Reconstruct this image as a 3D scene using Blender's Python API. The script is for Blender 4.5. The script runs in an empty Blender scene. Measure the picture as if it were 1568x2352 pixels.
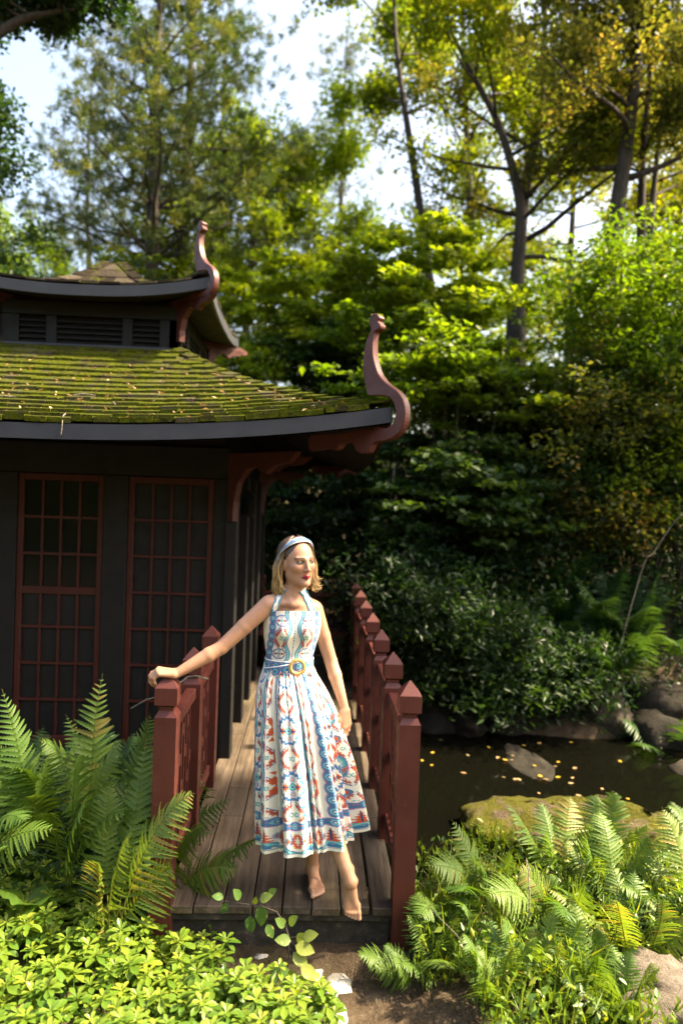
import bpy, bmesh, math, random
import numpy as np
from mathutils import Vector, Matrix, noise as mnoise
random.seed(7); RNG = np.random.default_rng(7)
S = bpy.context.scene
C = S.collection
# ------------------------------------------------------------------ camera
CAM = np.array([0.0, 0.0, 1.88])           # deck boards are z = 0, +Y runs along the porch
YAW, PITCH, ROLL = math.radians(2.32), math.radians(-0.82), math.radians(2.0)
_f = np.array([math.sin(YAW)*math.cos(PITCH), math.cos(YAW)*math.cos(PITCH), math.sin(PITCH)])
_r0 = np.array([math.cos(YAW), -math.sin(YAW), 0.0]); _u0 = np.cross(_r0, _f)
_r = math.cos(ROLL)*_r0 + math.sin(ROLL)*_u0
_u = -math.sin(ROLL)*_r0 + math.cos(ROLL)*_u0
cam = bpy.data.cameras.new('camera'); camo = bpy.data.objects.new('camera', cam); C.objects.link(camo)
cam.sensor_fit = 'HORIZONTAL'; cam.sensor_width = 24.0; cam.lens = 1560/1568*24
cam.clip_start = 0.05; cam.clip_end = 2000
m = Matrix(((_r[0], _u[0], -_f[0], CAM[0]), (_r[1], _u[1], -_f[1], CAM[1]), (_r[2], _u[2], -_f[2], CAM[2]), (0, 0, 0, 1)))
camo.matrix_world = m
cam.dof.use_dof = True; cam.dof.focus_distance = 3.2; cam.dof.aperture_fstop = 1.15
S.camera = camo
# ------------------------------------------------------------------ sky and sun
SUN_AZ, SUN_EL = math.radians(90), math.radians(48)     # azimuth from +Y towards +X: straight from the right
w = bpy.data.worlds.new('World'); S.world = w; w.use_nodes = True
nt = w.node_tree; bg = nt.nodes['Background']
sky = nt.nodes.new('ShaderNodeTexSky'); sky.sky_type = 'NISHITA'; sky.sun_disc = False
sky.sun_elevation = SUN_EL; sky.sun_rotation = SUN_AZ
sky.air_density = 1.0; sky.dust_density = 5.0; sky.ozone_density = 0.6
nt.links.new(sky.outputs[0], bg.inputs[0]); bg.inputs[1].default_value = 0.15
sl = bpy.data.lights.new('sun', 'SUN'); so = bpy.data.objects.new('sun', sl); C.objects.link(so)
sl.energy = 5.0; sl.angle = math.radians(2.0); sl.color = (1.0, 0.88, 0.66)
sd = Vector((math.sin(SUN_AZ)*math.cos(SUN_EL), math.cos(SUN_AZ)*math.cos(SUN_EL), math.sin(SUN_EL)))
so.rotation_euler = sd.to_track_quat('Z', 'Y').to_euler(); so.location = sd*40
S.view_settings.view_transform = 'Standard'; S.view_settings.look = 'None'
S.view_settings.gamma = 1.0; S.view_settings.use_curve_mapping = False
S.view_settings.exposure = 2.15
S.view_settings.use_white_balance = True; S.view_settings.white_balance_temperature = 7400; S.view_settings.white_balance_tint = 10
S.render.engine = 'CYCLES'
S.cycles.max_bounces = 6; S.cycles.diffuse_bounces = 3; S.cycles.glossy_bounces = 3
S.cycles.transmission_bounces = 4; S.cycles.transparent_max_bounces = 6
S.cycles.caustics_reflective = False; S.cycles.caustics_refractive = False
S.cycles.sample_clamp_indirect = 4.0
S.cycles.use_denoising = True
# ------------------------------------------------------------------ helpers
def at(x, y, Y):
    """World point at depth Y seen at x, y of a 1568 x 2352 survey sheet of the place."""
    d = _f + _r*(x-784)/1560 - _u*(y-1176)/1560
    return CAM + d*(Y/d[1])

def link(o, parent=None):
    C.objects.link(o)
    if parent is not None: o.parent = parent
    return o
def mesh(name, V, F, smooth=False):
    me = bpy.data.meshes.new(name)
    me.from_pydata([tuple(map(float, v)) for v in V], [], [tuple(int(i) for i in f) for f in F]); me.update()
    if smooth: me.polygons.foreach_set('use_smooth', [True]*len(me.polygons))
    return me
def fast_mesh(name, V, Q, smooth=False):
    """V (n,3) float array, Q (m,k) int array of equal-sided faces."""
    V = np.ascontiguousarray(V, dtype=np.float32); Q = np.ascontiguousarray(Q, dtype=np.int32)
    me = bpy.data.meshes.new(name); k = Q.shape[1]
    me.vertices.add(len(V)); me.vertices.foreach_set('co', V.ravel())
    me.loops.add(Q.size); me.loops.foreach_set('vertex_index', Q.ravel())
    me.polygons.add(len(Q)); me.polygons.foreach_set('loop_start', np.arange(0, Q.size, k, dtype=np.int32))
    if smooth: me.polygons.foreach_set('use_smooth', np.ones(len(Q), dtype=bool))
    me.update(calc_edges=True); return me
def fattr(me, name, vals, dom='POINT'):
    a = me.attributes.new(name, 'FLOAT', dom); a.data.foreach_set('value', np.ascontiguousarray(vals, dtype=np.float32))
def cattr(me, name, cols):
    a = me.color_attributes.new(name, 'FLOAT_COLOR', 'POINT')
    c = np.ones((len(cols), 4), np.float32); c[:, :3] = cols; a.data.foreach_set('color', c.ravel())
def obj(name, me, mat=None, parent=None, loc=None, rot=None, scale=None):
    if mat is not None and len(me.materials) == 0: me.materials.append(mat)
    o = bpy.data.objects.new(name, me); link(o, parent)
    if loc is not None: o.location = [float(a) for a in loc]
    if rot is not None: o.rotation_euler = rot
    if scale is not None: o.scale = scale if hasattr(scale, '__len__') else (scale,)*3
    return o
def tag(o, label=None, cat=None, group=None, kind=None):
    if label: o['label'] = label
    if cat: o['category'] = cat
    if group: o['group'] = group
    if kind: o['kind'] = kind
    return o
def thing(name, loc=(0, 0, 0), rz=0, label=None, cat=None, group=None):
    o = bpy.data.objects.new(name, None); o.empty_display_size = 0.1; link(o)
    o.location = [float(a) for a in loc]; o.rotation_euler = (0, 0, rz); return tag(o, label, cat, group)

class MB:
    def __init__(s): s.V = []; s.F = []
    def add(s, V, F):
        n = len(s.V); s.V.extend([tuple(v) for v in V]); s.F.extend([tuple(i+n for i in f) for f in F]); return s
    def box(s, a, b):
        x0, y0, z0 = a; x1, y1, z1 = b
        V = [(x0, y0, z0), (x1, y0, z0), (x1, y1, z0), (x0, y1, z0), (x0, y0, z1), (x1, y0, z1), (x1, y1, z1), (x0, y1, z1)]
        return s.add(V, [(3, 2, 1, 0), (4, 5, 6, 7), (0, 1, 5, 4), (1, 2, 6, 5), (2, 3, 7, 6), (3, 0, 4, 7)])
    def bbox(s, a, b, c=0.004):
        """box with small chamfers on all vertical and horizontal edges"""
        bm = bmesh.new(); bmesh.ops.create_cube(bm, size=1)
        sc = [b[i]-a[i] for i in range(3)]; ce = [(b[i]+a[i])/2 for i in range(3)]
        for v in bm.verts: v.co = Vector([v.co[i]*sc[i]+ce[i] for i in range(3)])
        c = min(c, min(sc)*0.3)
        bmesh.ops.bevel(bm, geom=bm.edges[:], offset=c, segments=1, affect='EDGES')
        bm.verts.index_update()
        s.add([v.co for v in bm.verts], [[v.index for v in f.verts] for f in bm.faces]); bm.free(); return s
    def tube(s, pts, rad, n=6, cap=True):
        pts = [Vector(p) for p in pts]; V = []; F = []
        if not hasattr(rad, '__len__'): rad = [rad]*len(pts)
        up = Vector((0.3, 0.2, 1)).normalized()
        for i, p in enumerate(pts):
            d = (pts[min(i+1, len(pts)-1)]-pts[max(i-1, 0)]).normalized()
            a = d.cross(up)
            if a.length < 1e-3: a = d.cross(Vector((1, 0, 0)))
            a.normalize(); b = d.cross(a)
            for k in range(n):
                t = 2*math.pi*k/n; V.append(p+(a*math.cos(t)+b*math.sin(t))*rad[i])
        for i in range(len(pts)-1):
            for k in range(n):
                F.append((i*n+k, i*n+(k+1) % n, (i+1)*n+(k+1) % n, (i+1)*n+k))
        if cap: F.append(tuple(range(n))[::-1]); F.append(tuple((len(pts)-1)*n+k for k in range(n)))
        return s.add(V, F)
    def prism(s, poly, t, frame):
        """extrude 2-D polygon (a,b) by +-t/2; frame(a,b,c)->xyz"""
        n = len(poly)
        V = [frame(a, b, -t/2) for a, b in poly]+[frame(a, b, t/2) for a, b in poly]
        F = [tuple(range(n))[::-1], tuple(range(n, 2*n))]+[(i, (i+1) % n, n+(i+1) % n, n+i) for i in range(n)]
        return s.add(V, F)
    def sqloft(s, prof, cx=0, cy=0):
        """stack of squares (half, z)"""
        V = []; F = []
        for h, z in prof: V += [(cx-h, cy-h, z), (cx+h, cy-h, z), (cx+h, cy+h, z), (cx-h, cy+h, z)]
        for i in range(len(prof)-1):
            for k in range(4): F.append((4*i+k, 4*i+(k+1) % 4, 4*i+4+(k+1) % 4, 4*i+4+k))
        F.append((3, 2, 1, 0)); q = 4*len(prof)-4; F.append((q, q+1, q+2, q+3))
        return s.add(V, F)
    def mesh(s, name, smooth=False): return mesh(name, s.V, s.F, smooth)
    def build(s, name, mat, parent=None, smooth=False, **k): return obj(name, s.mesh(name, smooth), mat, parent, **k)

def catmull(pts, n=6):
    P = [np.array(p, float) for p in pts]; P = [2*P[0]-P[1]]+P+[2*P[-1]-P[-2]]; out = []
    for i in range(1, len(P)-2):
        for k in range(n):
            t = k/n; a, b, c, d = P[i-1:i+3]
            out.append(0.5*((2*b)+(c-a)*t+(2*a-5*b+4*c-d)*t*t+(3*b-a-3*c+d)*t**3))
    out.append(P[-2]); return out
# ------------------------------------------------------------------ materials
def mat(name):
    m = bpy.data.materials.new(name); m.use_nodes = True; t = m.node_tree
    b = t.nodes['Principled BSDF']; return m, t, b
def N(t, typ, **kw):
    n = t.nodes.new(typ)
    for k, v in kw.items():
        if k in n.inputs: n.inputs[k].default_value = v
        else: setattr(n, k, v)
    return n
def ramp(t, stops, src, interp='LINEAR'):
    r = t.nodes.new('ShaderNodeValToRGB'); r.color_ramp.interpolation = interp
    e = r.color_ramp.elements
    while len(e) < len(stops): e.new(0.5)
    for i, (p, c) in enumerate(stops): e[i].position = p; e[i].color = (*c, 1)
    t.links.new(src, r.inputs[0]); return r
def pos(t, scale=(1, 1, 1), space='Object'):
    tc = t.nodes.new('ShaderNodeTexCoord') if space != 'World' else t.nodes.new('ShaderNodeNewGeometry')
    mp = t.nodes.new('ShaderNodeMapping'); mp.inputs['Scale'].default_value = scale
    t.links.new(tc.outputs['Object' if space != 'World' else 'Position'], mp.inputs[0]); return mp.outputs[0]
def noise(t, vec, scale, detail=4, rough=0.55):
    n = N(t, 'ShaderNodeTexNoise', Scale=scale, Detail=detail, Roughness=rough); t.links.new(vec, n.inputs['Vector']); return n.outputs[0]
def bump(t, b, h, strength=0.3, dist=0.01):
    n = N(t, 'ShaderNodeBump', Strength=strength, Distance=dist); t.links.new(h, n.inputs['Height']); t.links.new(n.outputs[0], b.inputs['Normal'])
def mixc(t, fac, a, b_, mode='MIX'):
    n = t.nodes.new('ShaderNodeMix'); n.data_type = 'RGBA'; n.blend_type = mode
    for k, v in ((0, fac), (6, a), (7, b_)):
        if hasattr(v, 'is_output'): t.links.new(v, n.inputs[k])
        else: n.inputs[k].default_value = v if k == 0 else (*v, 1)
    return n.outputs[2]

def paint_mat(name, c1, c2, rough=0.45, spec=0.22, chip=None, space='World', grain=(3, 3, 40)):
    m, t, b = mat(name); p = pos(t, space=space)
    n = noise(t, p, 5, 6); col = ramp(t, [(0.3, c1), (0.7, c2)], n).outputs[0]
    if chip:
        n2 = noise(t, p, 38, 4, 0.7); f = ramp(t, [(0.66, (0, 0, 0)), (0.72, (1, 1, 1))], n2).outputs[0]
        col = mixc(t, f, col, chip)
    t.links.new(col, b.inputs['Base Color']); b.inputs['Specular IOR Level'].default_value = spec
    g = noise(t, pos(t, (60, 60, 5), space), 3, 4); bump(t, b, g, 0.25, 0.004)
    r = ramp(t, [(0.3, (rough-.1,)*3), (0.7, (rough+.15,)*3)], noise(t, p, 14, 3)); t.links.new(r.outputs[0], b.inputs['Roughness'])
    return m
M = {}
M['red'] = paint_mat('red_brown_paint', (0.060, 0.0155, 0.0125), (0.088, 0.024, 0.019), 0.42, 0.30, chip=(0.17, 0.065, 0.05))
M['redtrim'] = paint_mat('red_brown_trim', (0.040, 0.0095, 0.007), (0.058, 0.014, 0.010), 0.55)
M['charcoal'] = paint_mat('charcoal_paint', (0.0075, 0.0070, 0.0068), (0.011, 0.0105, 0.010), 0.6)
M['slate'] = paint_mat('slate_grey_paint', (0.034, 0.037, 0.046), (0.046, 0.049, 0.058), 0.5)
M['soffit'] = paint_mat('dark_soffit_boards', (0.010, 0.007, 0.005), (0.018, 0.012, 0.009), 0.7)

def leaf_mat(name, stops, trans=0.45, tcol=None, rough=0.45, spec=0.3, spots=None):
    """stops: colour ramp over the per-leaf value; trans: share of light let through"""
    m = bpy.data.materials.new(name); m.use_nodes = True; t = m.node_tree; t.nodes.clear()
    out = t.nodes.new('ShaderNodeOutputMaterial')
    a = N(t, 'ShaderNodeAttribute', attribute_name='lc')
    col = ramp(t, stops, a.outputs['Fac']).outputs[0]
    if spots:
        n = noise(t, pos(t, space='World'), spots[0], 2); f = ramp(t, [(0.6, (0, 0, 0)), (0.7, (1, 1, 1))], n).outputs[0]
        col = mixc(t, f, col, spots[1])
    oi = t.nodes.new('ShaderNodeObjectInfo'); col = mixc(t, 1.0, col, ramp(t, [(0, (0.66, 0.76, 0.72)), (0.5, (1, 1, 1)), (1, (1.18, 1.08, 0.95))], oi.outputs['Random']).outputs[0], 'MULTIPLY')
    d = N(t, 'ShaderNodeBsdfPrincipled'); d.inputs['Roughness'].default_value = rough; d.inputs['Specular IOR Level'].default_value = spec
    t.links.new(col, d.inputs['Base Color'])
    tr = t.nodes.new('ShaderNodeBsdfTranslucent')
    tcx = mixc(t, 1.0, col, tcol or (1.5, 1.35, 0.45), 'MULTIPLY'); t.links.new(tcx, tr.inputs[0])
    mx = t.nodes.new('ShaderNodeMixShader'); mx.inputs[0].default_value = trans
    t.links.new(d.outputs[0], mx.inputs[1]); t.links.new(tr.outputs[0], mx.inputs[2]); t.links.new(mx.outputs[0], out.inputs[0])
    return m
M['fern'] = leaf_mat('fern_green', [(0, (0.050, 0.105, 0.020)), (0.5, (0.085, 0.165, 0.030)), (0.9, (0.140, 0.215, 0.045)), (1, (0.22, 0.19, 0.05))], 0.45)
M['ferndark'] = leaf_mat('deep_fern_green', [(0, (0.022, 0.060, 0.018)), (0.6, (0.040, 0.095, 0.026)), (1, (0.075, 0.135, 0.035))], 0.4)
M['pachy'] = leaf_mat('ground_cover_green', [(0, (0.040, 0.095, 0.020)), (0.4, (0.090, 0.175, 0.022)), (0.8, (0.165, 0.240, 0.030)), (1, (0.25, 0.29, 0.045))], 0.4, rough=0.35, spec=0.4)
M['maple'] = leaf_mat('bright_understory_green', [(0, (0.046, 0.092, 0.014)), (0.5, (0.100, 0.165, 0.022)), (1, (0.180, 0.228, 0.034))], 0.55, (1.6, 1.6, 0.35))
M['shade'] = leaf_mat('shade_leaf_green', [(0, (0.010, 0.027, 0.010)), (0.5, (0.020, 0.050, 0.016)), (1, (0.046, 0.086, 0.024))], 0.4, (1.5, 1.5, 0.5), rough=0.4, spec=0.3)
M['oak'] = leaf_mat('canopy_leaf_green', [(0, (0.050, 0.100, 0.016)), (0.5, (0.105, 0.165, 0.024)), (1, (0.205, 0.215, 0.040))], 0.62, (2.0, 1.75, 0.45))
M['pine'] = leaf_mat('pine_needle_green', [(0, (0.026, 0.056, 0.030)), (0.5, (0.060, 0.100, 0.042)), (1, (0.150, 0.160, 0.050))], 0.4, (1.7, 1.5, 0.5), rough=0.5)
M['juniper'] = leaf_mat('olive_scale_green', [(0, (0.046, 0.070, 0.020)), (0.5, (0.095, 0.115, 0.030)), (0.85, (0.165, 0.150, 0.042)), (1, (0.21, 0.13, 0.05))], 0.58, (1.9, 1.65, 0.6))
M['drystem'] = leaf_mat('dry_leaf', [(0, (0.16, 0.09, 0.045)), (0.5, (0.28, 0.18, 0.09)), (0.9, (0.42, 0.30, 0.17)), (1, (0.55, 0.35, 0.05))], 0.25, (1.2, 1.0, 0.7))
def bark(name, c1, c2, sc=(14, 14, 2.5)):
    m, t, b = mat(name); p = pos(t, sc, 'World'); n = noise(t, p, 1.6, 6, 0.65)
    t.links.new(ramp(t, [(0.32, c1), (0.68, c2)], n).outputs[0], b.inputs['Base Color']); b.inputs['Roughness'].default_value = 0.9
    bump(t, b, n, 0.8, 0.03); return m
M['bark'] = bark('brown_bark', (0.016, 0.012, 0.009), (0.058, 0.044, 0.033))
M['barkgrey'] = bark('grey_bark', (0.03, 0.026, 0.02), (0.09, 0.075, 0.058))
M['twig'] = bark('pale_twig_bark', (0.07, 0.055, 0.045), (0.30, 0.26, 0.21), (60, 60, 60))
M['stem'] = leaf_mat('green_stem', [(0, (0.11, 0.12, 0.03)), (1, (0.20, 0.17, 0.05))], 0.2)

# ------------------------------------------------------------------ leaf clouds
def frames(n, nz=0.5, rng=RNG):
    """random leaf frames: normal biased upward by nz (0..3); returns long axis A, side axis B, normal"""
    nrm = rng.normal(size=(n, 3)); nrm[:, 2] = np.abs(nrm[:, 2])+nz; nrm /= np.linalg.norm(nrm, axis=1)[:, None]
    h = rng.normal(size=(n, 3)); A = h-nrm*(h*nrm).sum(1)[:, None]; A /= np.linalg.norm(A, axis=1)[:, None]
    return A, np.cross(nrm, A), nrm
def leaf_mesh(name, P, L, W, nz=0.5, lc=None, rng=RNG, A=None, NR=None):
    """folded four-point leaves centred at P; L length, W half width"""
    n = len(P)
    if A is None: A, B, NR = frames(n, nz, rng)
    else:
        A = A/np.linalg.norm(A, axis=1)[:, None]
        if NR is None: NR = rng.normal(size=(n, 3))*0.5+np.array([0, 0, 1.0])
        NR = NR-A*(NR*A).sum(1)[:, None]; NR /= np.linalg.norm(NR, axis=1)[:, None]; B = np.cross(NR, A)
    L = np.broadcast_to(L, (n,))[:, None]; W = np.broadcast_to(W, (n,))[:, None]
    V = np.empty((n, 4, 3), np.float32)
    V[:, 0] = P-A*L*0.5; V[:, 1] = P+B*W-A*L*0.05+NR*W*0.35; V[:, 2] = P+A*L*0.5-NR*L*0.10; V[:, 3] = P-B*W-A*L*0.05+NR*W*0.35
    Q = np.arange(4*n).reshape(n, 4)
    T = np.concatenate([Q[:, [0, 1, 2]], Q[:, [0, 2, 3]]])
    me = fast_mesh(name, V.reshape(-1, 3), T)
    if lc is None: lc = rng.random(n)
    fattr(me, 'lc', np.repeat(np.clip(lc, 0, 1), 4)); return me
def clusters(C0, R0, n, rng=RNG, shell=0.35):
    """n points spread over ellipsoids at C0 (k,3) with radii R0 (k,3), pushed outward"""
    C0 = np.asarray(C0, float); R0 = np.asarray(R0, float)
    w_ = R0.prod(1)**(2/3); idx = rng.choice(len(C0), n, p=w_/w_.sum())
    d = rng.normal(size=(n, 3)); d /= np.linalg.norm(d, axis=1)[:, None]
    r = rng.random(n)**shell
    return C0[idx]+d*r[:, None]*R0[idx], idx
# ------------------------------------------------------------------ tea house
HX, HY = -1.81, 6.13
house = thing('tea_house', (HX, HY, 0), 0, 'charcoal tea house with mossy two-tier shingle roof and curled red roof brackets', 'tea house')
HW = 1.20                                                # half width of the lower room (local coordinates from here on)
def shingle_mat(name, moss_amt):
    m, t, b = mat(name); p = pos(t, space='World')
    a = N(t, 'ShaderNodeAttribute', attribute_name='lc')
    wood = ramp(t, [(0, (0.016, 0.012, 0.009)), (0.5, (0.034, 0.026, 0.019)), (1, (0.075, 0.060, 0.044))], a.outputs['Fac']).outputs[0]
    n1 = noise(t, p, 5.5, 6, 0.7); n2 = noise(t, p, 30, 5, 0.7)
    moss = ramp(t, [(0.25, (0.018, 0.024, 0.002)), (0.52, (0.046, 0.056, 0.003)), (0.8, (0.100, 0.104, 0.006))], n2).outputs[0]
    f = ramp(t, [(moss_amt-0.07, (0, 0, 0)), (moss_amt+0.07, (1, 1, 1))], mixc(t, 0.35, n1, n2)).outputs[0]
    t.links.new(mixc(t, f, wood, moss), b.inputs['Base Color']); b.inputs['Roughness'].default_value = 0.95; b.inputs['Specular IOR Level'].default_value = 0.06
    bump(t, b, n2, 0.8, 0.025); return m
M['shingle'] = shingle_mat('mossy_cedar_shingle', 0.45)
M['shingle_bare'] = shingle_mat('bare_cedar_shingle', 0.58)

class Roof:
    """square hip roof with sagging eaves; side 0 faces the porch front (-Y)"""
    def __init__(s, L, Wt, z0, z1, lift, conc, pw=2): s.L, s.Wt, s.z0, s.z1, s.lift, s.conc, s.pw = L, Wt, z0, z1, lift, conc, pw
    def half(s, t): return s.L*(1-t)+s.Wt*t
    def z(s, u, t): return s.z0+(s.z1-s.z0)*(s.conc*t+(1-s.conc)*max(t, 0)**s.pw)+s.lift*abs(u)**2.4*(1-t)**1.6
    def p(s, u, t, side=0, dz=0.0):
        h = s.half(t); x, y = u*h, -h
        c, sn = [(1, 0), (0, 1), (-1, 0), (0, -1)][side]
        return Vector((x*c-y*sn, x*sn+y*c, s.z(u, t)+dz))
LOW = Roof(2.23, 0.72, 2.27, 3.03, 0.17, 0.62)
UP = Roof(0.96, 0.10, 3.44, 3.89, 0.10, 0.18, 3)

def roof_body(R, name, parent, drop=0.10, nu=24, nt=10):
    """decking under the shingles plus soffit, both shells joined"""
    mb = MB()
    for side in range(4):
        for dz in (-0.01, -drop):
            V = []; F = []
            for j in range(nt+1):
                for i in range(nu+1): V.append(R.p(-1+2*i/nu, j/nt, side, dz))
            for j in range(nt):
                for i in range(nu):
                    q = (j*(nu+1)+i, j*(nu+1)+i+1, (j+1)*(nu+1)+i+1, (j+1)*(nu+1)+i)
                    F.append(q if dz > -0.05 else q[::-1])
            mb.add(V, F)
    return mb.build(name, M['soffit'], parent, True)
def fascia(R, side, parent, hgt=0.092, thick=0.022, nu=32):
    V = []; F = []
    for i in range(nu+1):
        u = -1+2*i/nu
        for k, (o, dz) in enumerate(((0, -hgt), (0, -0.004), (thick, -0.004), (thick, -hgt))):
            p = R.p(u, 0, side); c = p.copy(); d = Vector([(0, -1, 0), (1, 0, 0), (0, 1, 0), (-1, 0, 0)][side])
            V.append(p-d*(o-0.012)+Vector((0, 0, dz)))
        if i:
            a = 4*(i-1); b = 4*i
            for k in range(4): F.append((a+k, a+(k+1) % 4, b+(k+1) % 4, b+k))
    F.append((3, 2, 1, 0)); F.append((4*nu, 4*nu+1, 4*nu+2, 4*nu+3))
    return MB().add(V, F).build('fascia', M['slate'], parent)
def shingles(R, side, rows, wid, over, thick, rng):
    """list of (quad corners, thickness, row); each course laps the one above it"""
    out = []
    for r in range(rows):
        t0 = r/rows-0.012; t1 = min((r+1)/rows+over/rows, 1.0); h = R.half(max(t0, 0)); x = -h
        first = True
        while x < h:
            wd = wid*rng.uniform(0.65, 1.45)
            if first: wd *= rng.uniform(0.4, 1); first = False
            x2 = min(x+wd, h)
            if x2-x < 0.02: break
            g = 0.0025; j = rng.uniform(-0.006, 0.006)
            u0, u1 = (x+g)/h, (x2-g)/h
            k = h/R.half(t1)
            U0, U1 = max(-1, u0*k), min(1, u1*k)
            lift = thick*1.2+rng.uniform(0, 0.010)
            dt = j/(R.L-R.Wt)
            a = R.p(u0, t0+dt, side, lift); b = R.p(u1, t0+dt, side, lift+rng.uniform(-.003, .003))
            c = R.p(U1, t1, side, 0.002); d = R.p(U0, t1, side, 0.002)
            if U1-U0 > 1e-3: out.append(([a, b, c, d], thick, r, rng.random()))
            x = x2
    return out
def shingle_geo(q, th):
    a, b, c, d = q; dn = Vector((0, 0, -th))
    V = [a, b, c, d, a+dn, b+dn, c+dn*0.3, d+dn*0.3]
    return V, [(0, 1, 2, 3), (4, 0, 3, 7), (5, 4, 7, 6), (1, 5, 6, 2), (4, 5, 1, 0)]
def lay(R, rows, wid, over, thick, roofpart, sides, singles, material, seed):
    rng = random.Random(seed); rest = MB(); rl = []
    for side in sides:
        L_ = shingles(R, side, rows, wid, over, thick, rng)
        if side == 0 and singles:
            vis = [s for s in L_ if s[0][1].x+HX > -2.75]
            vis.sort(key=lambda s: s[2]); one = vis[:singles]; ids = {id(s) for s in one}; L_ = [s for s in L_ if id(s) not in ids]
            for q, th, r, lc in one:
                V, F = shingle_geo(q, th); me = mesh('shingle', V, F); fattr(me, 'lc', [lc]*8)
                obj('shingle', me, material, roofpart)
        for q, th, r, lc in L_: rest.add(*shingle_geo(q, th)); rl += [lc]*8
    me = rest.mesh('shingle_courses'); fattr(me, 'lc', rl)
    o = obj('shingle_courses', me, material, roofpart); o['kind'] = 'stuff'; return o
low = roof_body(LOW, 'lower_roof', house)
lay(LOW, 16, 0.135, 0.9, 0.030, low, (0, 1, 2, 3), 295, M['shingle'], 3)
for s in range(4): fascia(LOW, s, house)
up = roof_body(UP, 'upper_roof', house, 0.085)
lay(UP, 11, 0.15, 0.9, 0.016, up, (0, 1, 2, 3), 0, M['shingle_bare'], 4)
for s in range(4): fascia(UP, s, house, 0.085)
# hip caps: rows of overlapping short boards along the near hips
for R, side_u in ((LOW, (1, -1)), (UP, (1, -1))):
    for su in side_u:
        cap = MB(); rl = []; n = 17 if R is LOW else 9
        for i in range(n):
            t0 = i/n; t1 = (i+1.35)/n
            a, b = R.p(su, t0, 0, 0.045), R.p(su, min(t1, 1), 0, 0.026); th = 0.016
            al = Vector((0, 1, 0)); ax = Vector((su, 0, 0))
            for w_, zz in ((Vector((-su*0.085, 0.0, 0)), 0), (Vector((0, 0.085, 0)), 0)):
                q = [a, a+w_+Vector((0, 0, -.012)), b+w_+Vector((0, 0, -.012)), b]
                V = q+[v+Vector((0, 0, -th)) for v in q]
                cap.add(V, [(0, 1, 2, 3), (7, 6, 5, 4), (0, 4, 5, 1), (1, 5, 6, 2), (2, 6, 7, 3), (3, 7, 4, 0)]); rl += [random.random()]*8
        me = cap.mesh('hip_cap'); fattr(me, 'lc', rl); obj('hip_cap', me, M['shingle' if R is LOW else 'shingle_bare'], low if R is LOW else up)
# curled hip brackets: profile (distance out from the eave corner, height)
BR0 = [(-0.62, 2.20), (-0.50, 2.21), (-0.40, 2.20), (-0.36, 2.235), (-0.31, 2.245), (-0.273, 2.24), (-0.252, 2.22), (-0.231, 2.189), (-0.191, 2.173), (-0.145, 2.177), (-0.127, 2.196), (-0.109, 2.225), (-0.066, 2.243), (-0.017, 2.242), (0.043, 2.258), (0.095, 2.294), (0.122, 2.349), (0.125, 2.414), (0.105, 2.472), (0.067, 2.517), (0.018, 2.55), (-0.032, 2.584), (-0.078, 2.631), (-0.105, 2.683), (-0.125, 2.743), (-0.132, 2.803), (-0.13, 2.851), (-0.121, 2.884), (-0.086, 2.894), (-0.079, 2.917), (-0.098, 2.939), (-0.089, 2.962), (-0.107, 2.984), (-0.132, 2.99), (-0.151, 2.977), (-0.165, 2.959), (-0.166, 2.935), (-0.151, 2.911), (-0.153, 2.889), (-0.177, 2.848), (-0.196, 2.792), (-0.203, 2.723), (-0.2, 2.654), (-0.181, 2.593), (-0.155, 2.517), (-0.091, 2.509), (-0.004, 2.495), (0.027, 2.473), (0.049, 2.438), (0.058, 2.4), (0.05, 2.362), (0.028, 2.33), (-0.014, 2.313), (-0.051, 2.32), (-0.07, 2.331), (-0.089, 2.33), (-0.113, 2.311), (-0.158, 2.318), (-0.222, 2.315), (-0.35, 2.30), (-0.62, 2.30)]
def densify(P, closed=True, n=3):
    P = [np.array(p) for p in P]; out = []; m_ = len(P)
    for i in range(m_):
        a, b, c, d = P[i-1], P[i], P[(i+1) % m_], P[(i+2) % m_]
        if np.linalg.norm(c-b) > 0.10: out.append(tuple(b)); continue
        for k in range(n):
            t = k/n; out.append(tuple(0.5*((2*b)+(c-a)*t+(2*a-5*b+4*c-d)*t*t+(3*b-a-3*c+d)*t**3)))
    return out
BR = densify(BR0)
BS = densify(BR0[:13]+[(0.02, 2.235), (0.08, 2.225), (0.13, 2.232), (0.15, 2.27), (0.10, 2.30), (0.03, 2.315)]+BR0[-9:])      # plain beak of the rear corners
def bracket(R, ang, sc, z_ref, thick, BR=BR):
    e = Vector((math.cos(ang), math.sin(ang), 0)); n = Vector((-e.y, e.x, 0)); base = e*(R.L*math.sqrt(2))
    mb = MB().prism([((a-0.0)*sc, (z-2.44)*sc) for a, z in BR], thick, lambda a, b, c: base+e*a+n*c+Vector((0, 0, z_ref+b)))
    me = mb.mesh('hip_bracket'); bm = bmesh.new(); bm.from_mesh(me)
    es = [ed for ed in bm.edges if len(ed.link_faces) == 2 and any(len(f.verts) > 6 for f in ed.link_faces)]
    bmesh.ops.bevel(bm, geom=es, offset=0.004, segments=1, affect='EDGES'); bmesh.ops.triangulate(bm, faces=[f for f in bm.faces if len(f.verts) > 4]); bm.to_mesh(me); bm.free()
    return obj('hip_bracket', me, M['red'], house)
for k in range(4):
    bracket(LOW, math.radians(-45+90*k), 1.0, 2.44, 0.055, BR if k in (0, 3) else BS)
    bracket(UP, math.radians(-45+90*k), 0.80, 3.54, 0.05, BR if k in (0, 3) else BS)
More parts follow.
